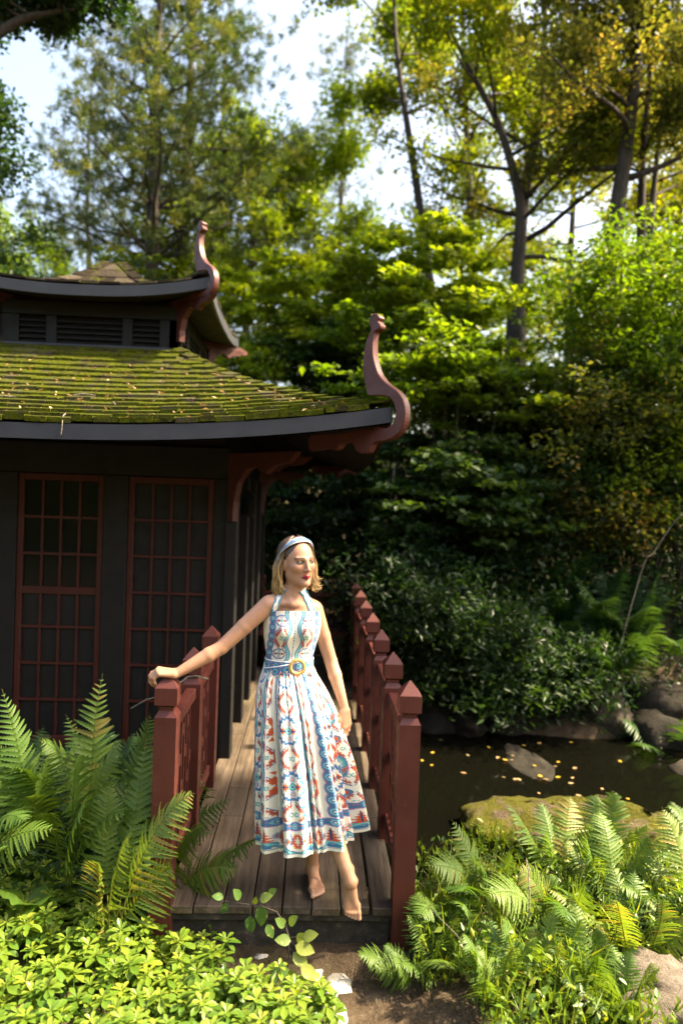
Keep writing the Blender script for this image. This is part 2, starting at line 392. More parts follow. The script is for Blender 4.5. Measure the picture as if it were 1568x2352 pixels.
# small scroll brackets below the eave corners, springing from the walls
SC = [(0, 0), (0.0, -0.42), (0.06, -0.42), (0.065, -0.30), (0.10, -0.18), (0.18, -0.10), (0.27, -0.075), (0.30, -0.11), (0.36, -0.125), (0.40, -0.09), (0.44, -0.075), (0.55, -0.06), (0.62, 0.0)]
def scroll(x, y, z, ang, sc=1.0, nm='scroll_bracket'):
    e = Vector((math.cos(ang), math.sin(ang), 0)); n = Vector((-e.y, e.x, 0))
    return MB().prism([(a*sc, b*sc) for a, b in SC], 0.05, lambda a, b, c: Vector((x, y, z))+e*a+n*c+Vector((0, 0, b))).build(nm, M['redtrim'], house)
for sx, sy, an in ((1, -1, -45), (1, 1, 45), (-1, -1, -135)):
    scroll(sx*HW, sy*HW, 2.20, math.radians(an), 1.15)
    scroll(sx*0.70, sy*0.70, 3.40, math.radians(an), 0.72)
scroll(HW, -HW, 2.20, 0.0, 0.95)
# lower room -------------------------------------------------------
wall = MB()
wall.box((-HW, -HW+0.06, -0.25), (HW-0.05, HW, 2.62))
wall.build('wall', M['charcoal'], house)
MB().bbox((-HW-0.02, -HW-0.01, 2.02), (HW, -HW+0.055, 2.24)).build('head_beam', M['charcoal'], house)
MB().bbox((-HW-0.02, -HW-0.01, -0.22), (HW-0.02, -HW+0.055, 0.05)).build('base_board', M['charcoal'], house)
MB().bbox((HW-0.05, -HW, 2.06), (HW+0.01, HW, 2.24)).build('head_beam', M['charcoal'], house)
# posts of the facade and of the porch side
for x0, x1 in ((-1.20, -1.10), (-0.51, -0.305), (0.305, 0.475), (1.09, 1.20)):
    MB().bbox((x0, -HW, 0.052), (x1, -HW+0.056, 2.018)).build('post', M['charcoal'], house)
for y in (-1.15, -0.36, 0.30, 0.97, 1.6):
    MB().bbox((HW-0.02, y-0.075, -0.02), (HW+0.062, y+0.075, 2.058)).build('post', M['charcoal'], house)
# glazed and panelled doors
def glass_mat():
    m, t, b = mat('dark_window_glass'); b.inputs['Base Color'].default_value = (0.004, 0.006, 0.006, 1)
    b.inputs['Roughness'].default_value = 0.12; b.inputs['Specular IOR Level'].default_value = 0.18; return m
M['glass'] = glass_mat()
def door(x0, x1, glazed):
    y = -HW+0.012; z0, z1 = 0.055, 2.015; f = 0.042
    d = MB(); d.bbox((x0, y, z0), (x0+f, y+0.04, z1)); d.bbox((x1-f, y, z0), (x1, y+0.04, z1))
    d.bbox((x0+f, y+0.001, z1-0.05), (x1-f, y+0.04, z1)); d.bbox((x0+f, y+0.001, z0), (x1-f, y+0.04, z0+0.07))
    dr = d.build('door', M['redtrim'], house)
    rows = 7; zb, zt = z0+0.07, z1-0.05; ph = (zt-zb)/rows; pw = (x1-x0-2*f)/4
    for i in range(1, 4): MB().box((x0+f+i*pw-0.008, y+0.008, zb), (x0+f+i*pw+0.008, y+0.034, zt)).build('muntin', M['redtrim'], dr)
    for j in range(1, rows):
        w_ = 0.026 if (glazed and j == 4) else 0.009
        MB().box((x0+f, y+0.004, zb+j*ph-w_), (x1-f, y+0.031, zb+j*ph+w_)).build('glazing_bar', M['redtrim'], dr)
    for j in range(rows):
        for i in range(4):
            g = glazed and j >= 4
            MB().box((x0+f+i*pw+0.002, y+0.024, zb+j*ph+0.002), (x0+f+(i+1)*pw-0.002, y+0.030, zb+(j+1)*ph-0.002)).build('pane' if g else 'panel', M['glass' if g else 'charcoal'], dr)
door(-1.098, -0.512, False); door(-0.303, 0.303, True); door(0.477, 1.088, False)
def side_door(y0, y1):
    x = HW-0.045
    d = MB().bbox((x, y0, 0.03), (x+0.03, y1, 2.05)); dr = d.build('door', M['charcoal'], house)
    for j in range(1, 7): MB().box((x+0.028, y0+0.03, 0.03+j*0.285), (x+0.042, y1-0.03, 0.046+j*0.285)).build('glazing_bar', M['redtrim'], dr)
for y0, y1 in ((-1.07, -0.44), (-0.28, 0.22), (0.38, 0.89)): side_door(y0, y1)
# clerestory between the two roofs ----------------------------------
UW = 0.70
MB().box((-UW+0.04, -UW+0.05, 2.95), (UW-0.04, UW-0.05, 3.42)).build('clerestory_wall', M['charcoal'], house)
MB().bbox((-UW-0.03, -UW-0.03, 2.97), (UW+0.03, UW+0.03, 3.045)).build('clerestory_sill', M['slate'], house)
MB().bbox((-UW, -UW, 3.27), (UW, UW, 3.38)).build('clerestory_head', M['charcoal'], house)
for x0, x1 in ((-0.70, -0.545), (-0.335, -0.255), (0.255, 0.335), (0.545, 0.70)):
    MB().bbox((x0, -UW, 3.046), (x1, -UW+0.08, 3.268)).build('post', M['charcoal'], house)
    MB().bbox((UW-0.08, x0, 3.046), (UW, x1, 3.268)).build('post', M['charcoal'], house)
for x0, x1 in ((-0.543, -0.337), (-0.253, 0.253), (0.337, 0.543)):
    lv = MB().box((x0, -UW+0.044, 3.047), (x1, -UW+0.049, 3.267)).build('louvre', M['charcoal'], house)
    for i in range(5):
        z = 3.056+i*0.043
        MB().add([(x0, -UW+0.008, z), (x1, -UW+0.008, z), (x1, -UW+0.040, z+0.034), (x0, -UW+0.040, z+0.034), (x0, -UW+0.008, z-0.008), (x1, -UW+0.008, z-0.008), (x1, -UW+0.040, z+0.026), (x0, -UW+0.040, z+0.026)],
                 [(0, 1, 2, 3), (7, 6, 5, 4), (0, 4, 5, 1), (1, 5, 6, 2), (2, 6, 7, 3), (3, 7, 4, 0)]).build('slat', M['charcoal'], lv)
    lv = MB().box((UW-0.049, x0, 3.047), (UW-0.044, x1, 3.267)).build('louvre', M['charcoal'], house)
    for i in range(5): MB().box((UW-0.042, x0, 3.056+i*0.043), (UW-0.012, x1, 3.068+i*0.043)).build('slat', M['charcoal'], lv)
# leaf litter and twigs lying on the lower roof
rng = random.Random(5); P = []
for i in range(420):
    u = rng.uniform(-0.5, 0.95); t = rng.betavariate(1.6, 2.2); q = LOW.p(u, t, 0, 0.032); P.append(q)
me = leaf_mesh('roof_leaf_litter', np.array(P)+np.array([HX, HY, 0]), RNG.uniform(0.015, 0.055, 420), RNG.uniform(0.004, 0.013, 420), 1.2, RNG.random(420)**1.1*0.9)
tag(obj('roof_leaf_litter', me, M['drystem']), 'dry brown leaf and twig litter scattered on the mossy roof', 'leaf litter', kind='stuff')
for k, (u, t, ln, a) in enumerate(((-0.1, 0.25, 0.16, 0.7), (-0.45, 0.3, 0.2, 1.2), (0.15, 0.33, 0.14, 0.3), (-0.25, 0.42, 0.12, -0.4), (0.3, 0.2, 0.1, 1.9), (-0.55, 0.5, 0.15, 0.1))):
    q = LOW.p(u, t, 0, 0.045)+Vector((HX, HY, 0)); d = Vector((math.cos(a), 0.3*math.sin(a), 0.12*math.sin(a)))
    MBt = MB().tube([q, q+d*ln*0.4+Vector((0, 0, 0.01)), q+d*ln*0.7+Vector((0.01, 0, 0.004)), q+d*ln], [0.004, 0.0035, 0.003, 0.002], 5)
    tag(MBt.build('twig', M['twig']), 'thin dead twig lying on the mossy shingles', 'twig', 'twigs on the mossy roof')
q = LOW.p(0.17, 0.0, 0, 0.03)+Vector((HX, HY, 0))
tag(MB().tube([q+Vector((-.01, .06, .03)), q+Vector((0, -.005, .01)), q+Vector((.006, -.028, -.05)), q+Vector((.002, -.03, -.10))], [.004, .004, .003, .002], 5).build('twig', M['twig']), 'bare twig hanging over the grey fascia edge', 'twig')

ln = thing('porch_lantern', (-0.52, 5.35, 1.98), 0, 'small black lantern hanging under the porch eave by the house corner', 'lantern')
MB().bbox((-.05, -.05, -.24), (.05, .05, -.225)).build('base', M['charcoal'], ln)
MB().sqloft([(.048, -.224), (.055, -.10)]).build('glass', M['glass'], ln)
for sx in (-1, 1):
    for sy in (-1, 1): MB().tube([(sx*.05, sy*.05, -.225), (sx*.056, sy*.056, -.10)], .005, 4).build('corner_bar', M['charcoal'], ln)
MB().sqloft([(.07, -.10), (.065, -.09), (.015, -.04), (.01, -.03)]).build('cap', M['charcoal'], ln)
MB().tube([(0, 0, -.031), (0, 0, .08), (-.08, 0, .09)], .006, 5).build('hanger', M['charcoal'], ln)
# ------------------------------------------------------------------ porch deck and railings
def wood_mat():
    m, t, b = mat('weathered_deck_board'); oi = t.nodes.new('ShaderNodeObjectInfo')
    p = pos(t, (28, 1.6, 28), 'World'); n = noise(t, p, 1.3, 7, 0.65); n3 = noise(t, pos(t, (3, 1.6, 3), 'World'), 1.5, 5, 0.6)
    c = ramp(t, [(0.28, (0.034, 0.025, 0.018)), (0.5, (0.088, 0.066, 0.048)), (0.74, (0.170, 0.132, 0.096))], n).outputs[0]
    stain = ramp(t, [(0.38, (0.55, 0.5, 0.42)), (0.6, (1, 1, 1))], n3).outputs[0]
    c = mixc(t, 1.0, c, stain, 'MULTIPLY')
    c = mixc(t, 1.0, c, ramp(t, [(0, (0.72, 0.72, 0.70)), (1, (1.15, 1.1, 1.05))], oi.outputs['Random']).outputs[0], 'MULTIPLY')
    green = ramp(t, [(0.55, (0, 0, 0)), (0.75, (0.5, 0.5, 0.5))], noise(t, pos(t, (2, 0.8, 2), 'World'), 1.1, 3)).outputs[0]
    c = mixc(t, green, c, (0.085, 0.080, 0.026))
    t.links.new(c, b.inputs['Base Color']); b.inputs['Roughness'].default_value = 0.72; bump(t, b, n, 0.9, 0.006); return m
M['deck'] = wood_mat()
deck = thing('porch_deck', (-0.08, 3.12, 0), 0, 'weathered brown plank deck running along the tea house', 'deck')
DX0, DX1, DY0, DY1 = -0.63, 0.46, 3.12, 8.6
bw = (DX1-DX0)/8; rng = random.Random(11)
def lc(x, y, z): return (x+0.08, y-3.12, z)
for i in range(8):
    x0 = DX0+i*bw+0.003; x1 = DX0+(i+1)*bw-0.003; y = DY0+rng.uniform(-0.012, 0.010)
    if i == 7: x0 += 0.006
    cuts = sorted(rng.sample([0.9, 1.3, 1.75, 2.3, 2.9, 3.6, 4.2], 3))+[DY1-DY0]
    for c in cuts:
        y1 = DY0+c
        if i == 0 or True:
            dz = rng.uniform(-0.003, 0.001)
            MB().bbox(lc(x0, y, -0.038+dz), lc(x1, y1-0.004, dz), 0.004).build('board', M['deck'], deck)
        y = y1
def old_wood():
    m, t, b = mat('rotten_dark_timber'); p = pos(t, space='World'); n = noise(t, p, 18, 7, 0.7)
    c = ramp(t, [(0.35, (0.012, 0.010, 0.008)), (0.58, (0.035, 0.029, 0.022)), (0.72, (0.10, 0.082, 0.058))], n).outputs[0]
    t.links.new(c, b.inputs['Base Color']); b.inputs['Roughness'].default_value = 0.9; bump(t, b, n, 0.8, 0.01); return m
M['oldwood'] = old_wood()
MB().bbox(lc(DX0+0.01, DY0+0.035, -0.29), lc(DX1-0.04, DY0+0.075, -0.042), 0.004).build('riser_board', M['oldwood'], deck)
MB().bbox(lc(DX0, DY0+0.012, -0.075), lc(DX1-0.03, DY0+0.033, -0.041), 0.004).build('edge_joist', M['oldwood'], deck)
for x in (DX0+0.05, -0.1, DX1-0.09): MB().box(lc(x, DY0+0.077, -0.16), lc(x+0.05, DY1, -0.042)).build('joist', M['oldwood'], deck)
for y in (4.8, 6.4, 8.4): MB().bbox(lc(DX1-0.10, y, -0.9), lc(DX1-0.02, y+0.08, -0.161)).build('pier', M['oldwood'], deck)

def post_mesh(h=1.045, hw=0.05, base=-0.02):
    return MB().sqloft([(hw, base), (hw, h-0.195), (hw*0.68, h-0.168), (hw*0.68, h-0.150), (hw*1.03, h-0.138), (hw*1.03, h-0.062), (hw*0.99, h-0.058), (0.003, h)]).mesh('post')
def railing(label, X, Y0, n, pitch, first_low, name='railing', along='Y', group=None, h=1.045):
    r = thing('railing', (X, Y0, 0), 0 if along == 'Y' else -math.pi/2, label, 'railing')
    pm = post_mesh(); pm.materials.append(M['red'])
    for i in range(n):
        me = pm
        if i == 0 and first_low:
            me = post_mesh(1.07 if X < 0 else 1.06, 0.05, -0.30)
        obj('post', me, M['red'], r, (0, i*pitch, 0))
        if i == n-1: break
        y0, y1 = i*pitch+0.05, (i+1)*pitch-0.05
        p = MB().bbox((-0.028, y0-0.002, 0.775), (0.028, y1+0.002, 0.83)).build('top_rail', M['red'], r)
        MB().bbox((-0.024, y0-0.002, 0.09), (0.024, y1+0.002, 0.15)).build('bottom_rail', M['red'], r)
        ns = 7; st = (y1-y0)/(ns+1)
        for k in range(1, ns+1):
            MB().box((-0.011, y0+k*st-0.0085, 0.151), (0.011, y0+k*st+0.0085, 0.774)).build('slat', M['red'], p)
        for k in range(0, ns+1):
            for z in ((0.24, 0.52) if k % 2 else (0.36, 0.655)) if 0 < k < ns else ((0.44,)):
                MB().box((-0.009, y0+k*st+(0.0087 if k else 0), z), (0.009, y0+(k+1)*st-(0.0087 if k < ns else 0), z+0.055)).build('block', M['red'], p)
    return r
railing('long red-brown railing of capped posts between the deck and the pond', 0.475, 3.14, 8, 0.67, True)
railing('short red-brown railing beside the ferns, its first post under a hand', -0.64, 3.14, 3, 0.655, True)
railing('far cross railing closing the end of the deck', -0.58, 7.86, 3, 0.50, False, along='X')
bench = thing('bench', (-0.05, 7.55, 0), 0, 'low red-brown plank bench at the far end of the deck', 'bench')
MB().bbox((-0.50, -0.16, 0.40), (0.45, 0.16, 0.45)).build('seat', M['red'], bench)
for x in (-0.42, 0.36): MB().bbox((x, -0.12, 0.0), (x+0.06, 0.12, 0.399)).build('leg', M['red'], bench)
# ------------------------------------------------------------------ ground, pond and stones
def sstep(a, b, x): t = np.clip((x-a)/(b-a), 0, 1); return t*t*(3-2*t)
WATER_Z = -0.34
def ground_z(x, y):
    x = np.asarray(x, float); y = np.asarray(y, float)
    z = -0.20+0*x
    z = z+0.16*sstep(2.9, 1.2, y)                                            # the bank under the camera
    z = z+0.10*sstep(-0.7, -1.6, x)*sstep(4.6, 3.0, y)                       # left bed
    z = z+0.25*sstep(6.6, 8.5, y)+0.9*sstep(8, 15, y)+2.0*sstep(14, 34, y)+4*sstep(30, 90, y)
    z = z+1.6*sstep(2.5, 9, x)*sstep(5.5, 10, y)+0.75*sstep(1.9, 3.4, x)*sstep(6.7, 8.0, y)+0.8*sstep(3.6, 8, x)
    pond = sstep(0.40, 0.75, x-0.10*np.sin(y*3))*sstep(3.75, 4.25, y+0.12*np.sin(x*4))*sstep(6.75, 6.25, y-0.25*np.sin(x*1.7)-0.05*x)*sstep(6.5, 4.5, x)
    under = sstep(-0.9, -0.6, x)*sstep(0.75, 0.45, x)*sstep(3.6, 4.2, y)*sstep(7.2, 6.4, y)
    z = z-0.62*np.maximum(pond, under)
    z = z+0.02*np.sin(x*5.1+y*2.3)*np.sin(y*4.3-x*1.7)
    return z
xs = np.concatenate([np.linspace(-300, -14, 14), np.linspace(-12, -3, 24), np.linspace(-2.9, 5, 150), np.linspace(5.3, 16, 30), np.linspace(18, 300, 14)])
ys = np.concatenate([np.linspace(-60, -2, 8), np.linspace(-1, 1.8, 10), np.linspace(1.86, 8.5, 130), np.linspace(8.8, 30, 44), np.linspace(33, 500, 16)])
GX, GY = np.meshgrid(xs, ys); GZ = ground_z(GX, GY)
GZ += 0.012*RNG.normal(size=GZ.shape)*((np.abs(GX) < 12) & (GY < 30))
nx, ny = len(xs), len(ys); I = np.arange(nx*ny).reshape(ny, nx)
Q = np.stack([I[:-1, :-1], I[:-1, 1:], I[1:, 1:], I[1:, :-1]], -1).reshape(-1, 4)
def soil():
    m, t, b = mat('woodland_soil'); p = pos(t, space='World'); n = noise(t, p, 9, 8, 0.7); n2 = noise(t, p, 1.3, 4); n3 = noise(t, p, 70, 4, 0.7)
    c = ramp(t, [(0.30, (0.024, 0.017, 0.011)), (0.52, (0.070, 0.050, 0.033)), (0.72, (0.150, 0.115, 0.080))], mixc(t, 0.4, n, n3)).outputs[0]
    c = mixc(t, ramp(t, [(0.5, (0, 0, 0)), (0.62, (0.7,)*3)], n2).outputs[0], c, (0.042, 0.050, 0.014))
    t.links.new(c, b.inputs['Base Color']); b.inputs['Roughness'].default_value = 0.95; b.inputs['Specular IOR Level'].default_value = 0.12; bump(t, b, n3, 0.9, 0.02); return m
M['soil'] = soil()
g = obj('ground', fast_mesh('ground', np.stack([GX, GY, GZ], -1).reshape(-1, 3), Q, True), M['soil']); tag(g, 'bare brown woodland soil', kind='structure')
def water():
    m, t, b = mat('dark_pond_water'); b.inputs['Base Color'].default_value = (0.0025, 0.0026, 0.0016, 1); b.inputs['Roughness'].default_value = 0.06
    b.inputs['IOR'].default_value = 1.33; b.inputs['Specular IOR Level'].default_value = 0.14; n = noise(t, pos(t, space='World'), 5, 2); bump(t, b, n, 0.05, 0.02); return m
M['water'] = water()
wv = [(-0.95, 3.55), (7, 3.55), (7, 7.4), (-0.95, 7.4)]
tag(MB().add([(x, y, WATER_Z) for x, y in wv], [(0, 1, 2, 3)]).build('water', M['water']), 'dark still pond water', kind='structure')

def rock_mesh(name, seed, sx, sy, sz, rough=0.22, flat=0.0, sub=4):
    bm = bmesh.new(); bmesh.ops.create_icosphere(bm, subdivisions=sub, radius=1); off = Vector((seed*13.7, seed*5.1, seed*2.3))
    for v in bm.verts:
        p = v.co.copy(); k = 1+rough*mnoise.fractal(p*1.1+off, 1.0, 2.1, 3)*1.3+0.6*rough*mnoise.fractal(p*4+off, 1.0, 2.1, 3)-0.5*rough*abs(mnoise.noise(p*2.1+off))
        q = p*k
        if flat: q.z = min(q.z, flat+0.12*q.z+0.30*mnoise.fractal(p*2.2+off, 1.0, 2.1, 4)*0.6+0.10*mnoise.noise(p*9+off))
        v.co = Vector((q.x*sx, q.y*sy, q.z*sz))
    me = bpy.data.meshes.new(name); bm.to_mesh(me); bm.free(); me.polygons.foreach_set('use_smooth', [True]*len(me.polygons)); return me
def rock_mat(name, c1, c2, c3, moss=None, mosscol=(0.10, 0.105, 0.012)):
    m, t, b = mat(name); p = pos(t, space='World'); n = noise(t, p, 6, 8, 0.7); n2 = noise(t, p, 45, 6, 0.7)
    c = ramp(t, [(0.3, c1), (0.5, c2), (0.7, c3)], mixc(t, 0.4, n, n2)).outputs[0]
    if moss is not None:
        mo = ramp(t, [(0.3, tuple(0.45*v for v in mosscol)), (0.7, tuple(1.5*v for v in mosscol))], n2).outputs[0]
        f = ramp(t, [(moss-0.05, (0, 0, 0)), (moss+0.05, (1, 1, 1))], noise(t, pos(t, (1, 1, 1), 'World'), 4.5, 6, 0.7)).outputs[0]
        c = mixc(t, f, c, mo)
    t.links.new(c, b.inputs['Base Color']); b.inputs['Roughness'].default_value = 0.9; b.inputs['Specular IOR Level'].default_value = 0.12; bump(t, b, mixc(t, 0.5, n, n2), 1.0, 0.05); return m
M['mossrock'] = rock_mat('mossy_pond_rock', (0.03, 0.022, 0.014), (0.075, 0.055, 0.038), (0.17, 0.13, 0.095), 0.44, (0.062, 0.060, 0.007))
M['rock'] = rock_mat('grey_brown_stone', (0.03, 0.025, 0.019), (0.075, 0.062, 0.048), (0.15, 0.125, 0.10))
M['palerock'] = rock_mat('pale_stone', (0.07, 0.055, 0.043), (0.15, 0.125, 0.10), (0.26, 0.225, 0.185))  # paler stone tones for the front boulder
M['darkrock'] = rock_mat('dark_stone', (0.010, 0.009, 0.007), (0.026, 0.023, 0.018), (0.055, 0.048, 0.038))  # darker matt stone tones for the slab and bank stones
tag(obj('pond_rock', rock_mesh('pond_rock', 1, 0.66, 0.42, 0.20, 0.20, 0.45, 5), M['mossrock'], None, (1.78, 4.50, -0.30), (0.02, -0.02, -0.12)), 'large flat mossy rock rising from the dark pond', 'rock')
tag(obj('pond_rock', rock_mesh('pond_rock', 2, 0.42, 0.30, 0.16, 0.22, 0.5), M['mossrock'], None, (2.62, 4.42, -0.32), (0, 0, 0.3)), 'smaller mossy rock just behind the feathery ferns by the pond', 'rock')
tag(obj('boulder', rock_mesh('boulder', 3, 0.36, 0.26, 0.20, 0.26, 0, 5), M['palerock'], None, (1.62, 2.72, -0.20), (0, 0, 0.2)), 'pale rounded boulder among grass in the sun', 'boulder')
tag(obj('boulder', rock_mesh('boulder', 4, 0.22, 0.16, 0.13, 0.2), M['rock'], None, (1.92, 3.02, -0.16)), 'small brown stone behind the pale boulder', 'boulder')
tag(obj('sunken_slab', rock_mesh('sunken_slab', 5, 0.22, 0.50, 0.10, 0.15, 0.5), M['darkrock'], None, (1.95, 5.85, -0.392), (0, 0, 0.05)), 'dark flat slab barely breaking the pond surface, strewn with leaves', 'rock')
rr = random.Random(21)
bank = [(0.85, 6.62, .30, .16, .12), (1.25, 6.75, .26, .2, .16), (1.6, 6.72, .33, .18, .15), (2.05, 6.80, .34, .2, .14), (2.55, 6.9, .36, .24, .20), (3.05, 6.75, .30, .25, .26), (3.45, 6.5, .34, .28, .30), (2.75, 7.3, .4, .3, .34), (3.7, 7.0, .4, .3, .32), (3.45, 5.6, .28, .22, .20), (3.9, 5.2, .3, .3, .22), (0.55, 6.9, .25, .2, .14), (3.3, 7.6, .45, .3, .3)]
for k, (x, y, a, b_, c) in enumerate(bank):
    tag(obj('bank_stone', rock_mesh('bank_stone', 6+k, a, b_, c, 0.25, 0, 3), M['rock' if k in (5, 7, 9) else 'darkrock'], None, (x, y, float(ground_z(x, y))*0.3-0.18), (rr.uniform(-.2, .2), rr.uniform(-.2, .2), rr.uniform(0, 3))), 'dark stone edging the far bank of the pond', 'stone', 'stones along the far pond bank')
# fallen leaves on the water and slab
def leaf_shape(L, W, n=5, fold=0.25, droop=0.1):
    """pointed oval leaf along +Y from the origin, folded along the midrib"""
    V = []; F = []
    for i in range(n+1):
        s = i/n; w_ = W*math.sin(math.pi*s**0.8)**0.8 if 0 < s < 1 else 0.0
        y = L*s; z = -droop*L*s*s
        V += [(-w_, y, z+w_*fold), (0, y, z), (w_, y, z+w_*fold)]
    for i in range(n):
        a = 3*i; F += [(a, a+1, a+4, a+3), (a+1, a+2, a+5, a+4)]
    return V, F
V, F = leaf_shape(0.05, 0.016, 4, 0.1, 0.0)
lm = {}
for k, c in enumerate((0.5, 0.8, 1.0)):
    lm[k] = mesh('fallen_leaf', V, F); fattr(lm[k], 'lc', [c]*len(V)); lm[k].materials.append(M['drystem'])
for k in range(34):
    if k < 20: x, y, z = rr.gauss(1.95, 0.22), rr.uniform(5.2, 6.3), WATER_Z+0.008
    else: x, y, z = rr.uniform(0.8, 2.9), rr.uniform(4.9, 6.4), WATER_Z+0.006
    if k < 20: z += 0.022*max(0, 1-((x-1.95)/.22)**2-((y-5.85)/.5)**2)
    s = rr.uniform(0.6, 1.1)
    tag(obj('fallen_leaf', lm[rr.choice((0, 1, 2, 2))], None, None, (x, y, z), (0, 0, rr.uniform(0, 6.3)), s), 'small yellow fallen leaf floating on the dark pond', 'leaf', 'fallen leaves on the pond')
# pale lichen-white bark flakes on the path
M['flake'] = rock_mat('white_flaking_crust', (0.30, 0.27, 0.22), (0.52, 0.49, 0.43), (0.70, 0.68, 0.62))
def flake(x, y, pts, z=0.012, rz=0):
    n = len(pts); zz = float(ground_z(x, y))+z
    rim = [(px*rr.uniform(.9, 1.1), py*rr.uniform(.9, 1.1), rr.uniform(-.002, .004)) for px, py in pts]
    V = [(0, 0, 0.008)]+rim+[(a, b, c-0.03) for a, b, c in rim]
    F = [(0, 1+i, 1+(i+1) % n) for i in range(n)]+[(1+i, 1+n+i, 1+n+(i+1) % n, 1+(i+1) % n) for i in range(n)]
    return MB().add(V, F).build('bark_flake', M['flake'], None, True, loc=(x, y, zz), rot=(0, 0, rz))
def blob(a, b, n=13): return [(a*math.cos(2*math.pi*i/n)*rr.uniform(.75, 1.15), b*math.sin(2*math.pi*i/n)*rr.uniform(.75, 1.15)) for i in range(n)]
for px, py, a, b_, lab in ((722, 2240, .040, .070, 'long white flake in the path beside the sapling'), (775, 2262, .060, .085, 'white flake on the path below the dangling foot'), (770, 2325, .060, .065, 'white flake at the edge of the leafy ground cover'), (700, 2290, .022, .03, 'small white chip next to the sapling stem'), (600, 2198, .032, .022, 'lone oval white flake in front of the riser board')):
    p = at(px, py, 2.9); d = p-CAM; tt = (CAM[2]+0.19)/-d[2]; q = CAM+d*tt
    tag(flake(q[0], q[1], blob(a, b_)), lab, 'flake')
# ------------------------------------------------------------------ woodland
def limb(rng, p, d, L, up=0.15, wob=0.25, n=6):
    pts = [np.array(p, float)]; d = np.array(d, float); d /= np.linalg.norm(d)
    for i in range(n):
        d = d+rng.normal(size=3)*wob*0.5+np.array([0, 0, up/n]); d /= np.linalg.norm(d); pts.append(pts[-1]+d*L/n)
    return pts
def broadleaf(name, label, base, path, r0, limbs, leaf, n_leaf, mat_, cat='tree', group=None, bark_='barkgrey', zmin=0.35, ll=(1.5, 3.2), nz=0.6, spread=0.32, up=0.5, seed=1, flat=1.0, twigs=5, lcb=0.0, clear=None):
    """tree from a trunk path (list of world points), limbs spread over its upper part, twigs with leaf clusters"""
    rng = np.random.default_rng(seed); base = np.array(base, float)
    t = thing(name, base, 0, label, cat, group)
    tp = [p-base for p in catmull(path)]; n = len(tp)
    tr = MB().tube(tp, [r0*(1-0.85*i/(n-1)) for i in range(n)], 8)
    cl = []; cr = []
    for k in range(limbs):
        s = zmin+(1-zmin)*(k+rng.random())/limbs; i = min(int(s*(n-1)), n-2); p = tp[i]
        a = k*2.4+rng.normal()*0.4; el = up*(0.3+s)
        L = rng.uniform(*ll)*(1.15-0.55*(s-zmin)/(1-zmin+1e-6)); d = (math.cos(a), math.sin(a), el)
        lp = limb(rng, p, d, L, 0.25); rr_ = r0*(1-0.85*s)*0.5
        tr.tube(lp, [rr_*(1-0.85*j/(len(lp)-1)) for j in range(len(lp))], 5)
        for q in range(twigs):
            j = rng.integers(2, len(lp)); dd = lp[min(j, len(lp)-1)]-lp[j-1]; dd = dd/np.linalg.norm(dd)+rng.normal(size=3)*0.7
            tl = rng.uniform(0.3, 0.9)*L*0.4; tw = limb(rng, lp[j], dd, tl, 0.1, 0.3, 3)
            tr.tube(tw, [rr_*0.22, rr_*0.18, rr_*0.12, rr_*0.05], 4, False)
            for e in (1, 2, 3): cl.append(tw[e]); cr.append([spread*rng.uniform(.7, 1.3)]*2+[spread*flat*rng.uniform(.7, 1.2)])
    tr.build('trunk', M[bark_], t, True)
    if clear is not None:
        keep = [i for i, c in enumerate(cl) if clear(c+base)]; cl = [cl[i] for i in keep]; cr = [cr[i] for i in keep]
    P, idx = clusters(cl, cr, n_leaf, rng, 0.5); tone = rng.random(len(cl))
    L_ = leaf*rng.uniform(0.6, 1.25, n_leaf)
    me = leaf_mesh('crown', P, L_, L_*0.30, nz, np.clip(0.55*rng.random(n_leaf)+0.5*tone[idx]-0.05+lcb, 0, 1), rng)
    obj('crown', me, M[mat_], t); return t
A_ = lambda *v: np.array(v, float)
def gz(x, y): return float(ground_z(x, y))
def trunk_pts(pts, Y):
    """trunk through survey sheet points at depth Y, rooted in the ground"""
    w_ = [at(x, y, Y) for x, y in pts]; b = w_[0].copy(); b[2] = gz(b[0], b[1])-0.1
    return b, [b]+[p for p in w_ if p[2] > b[2]+0.3]
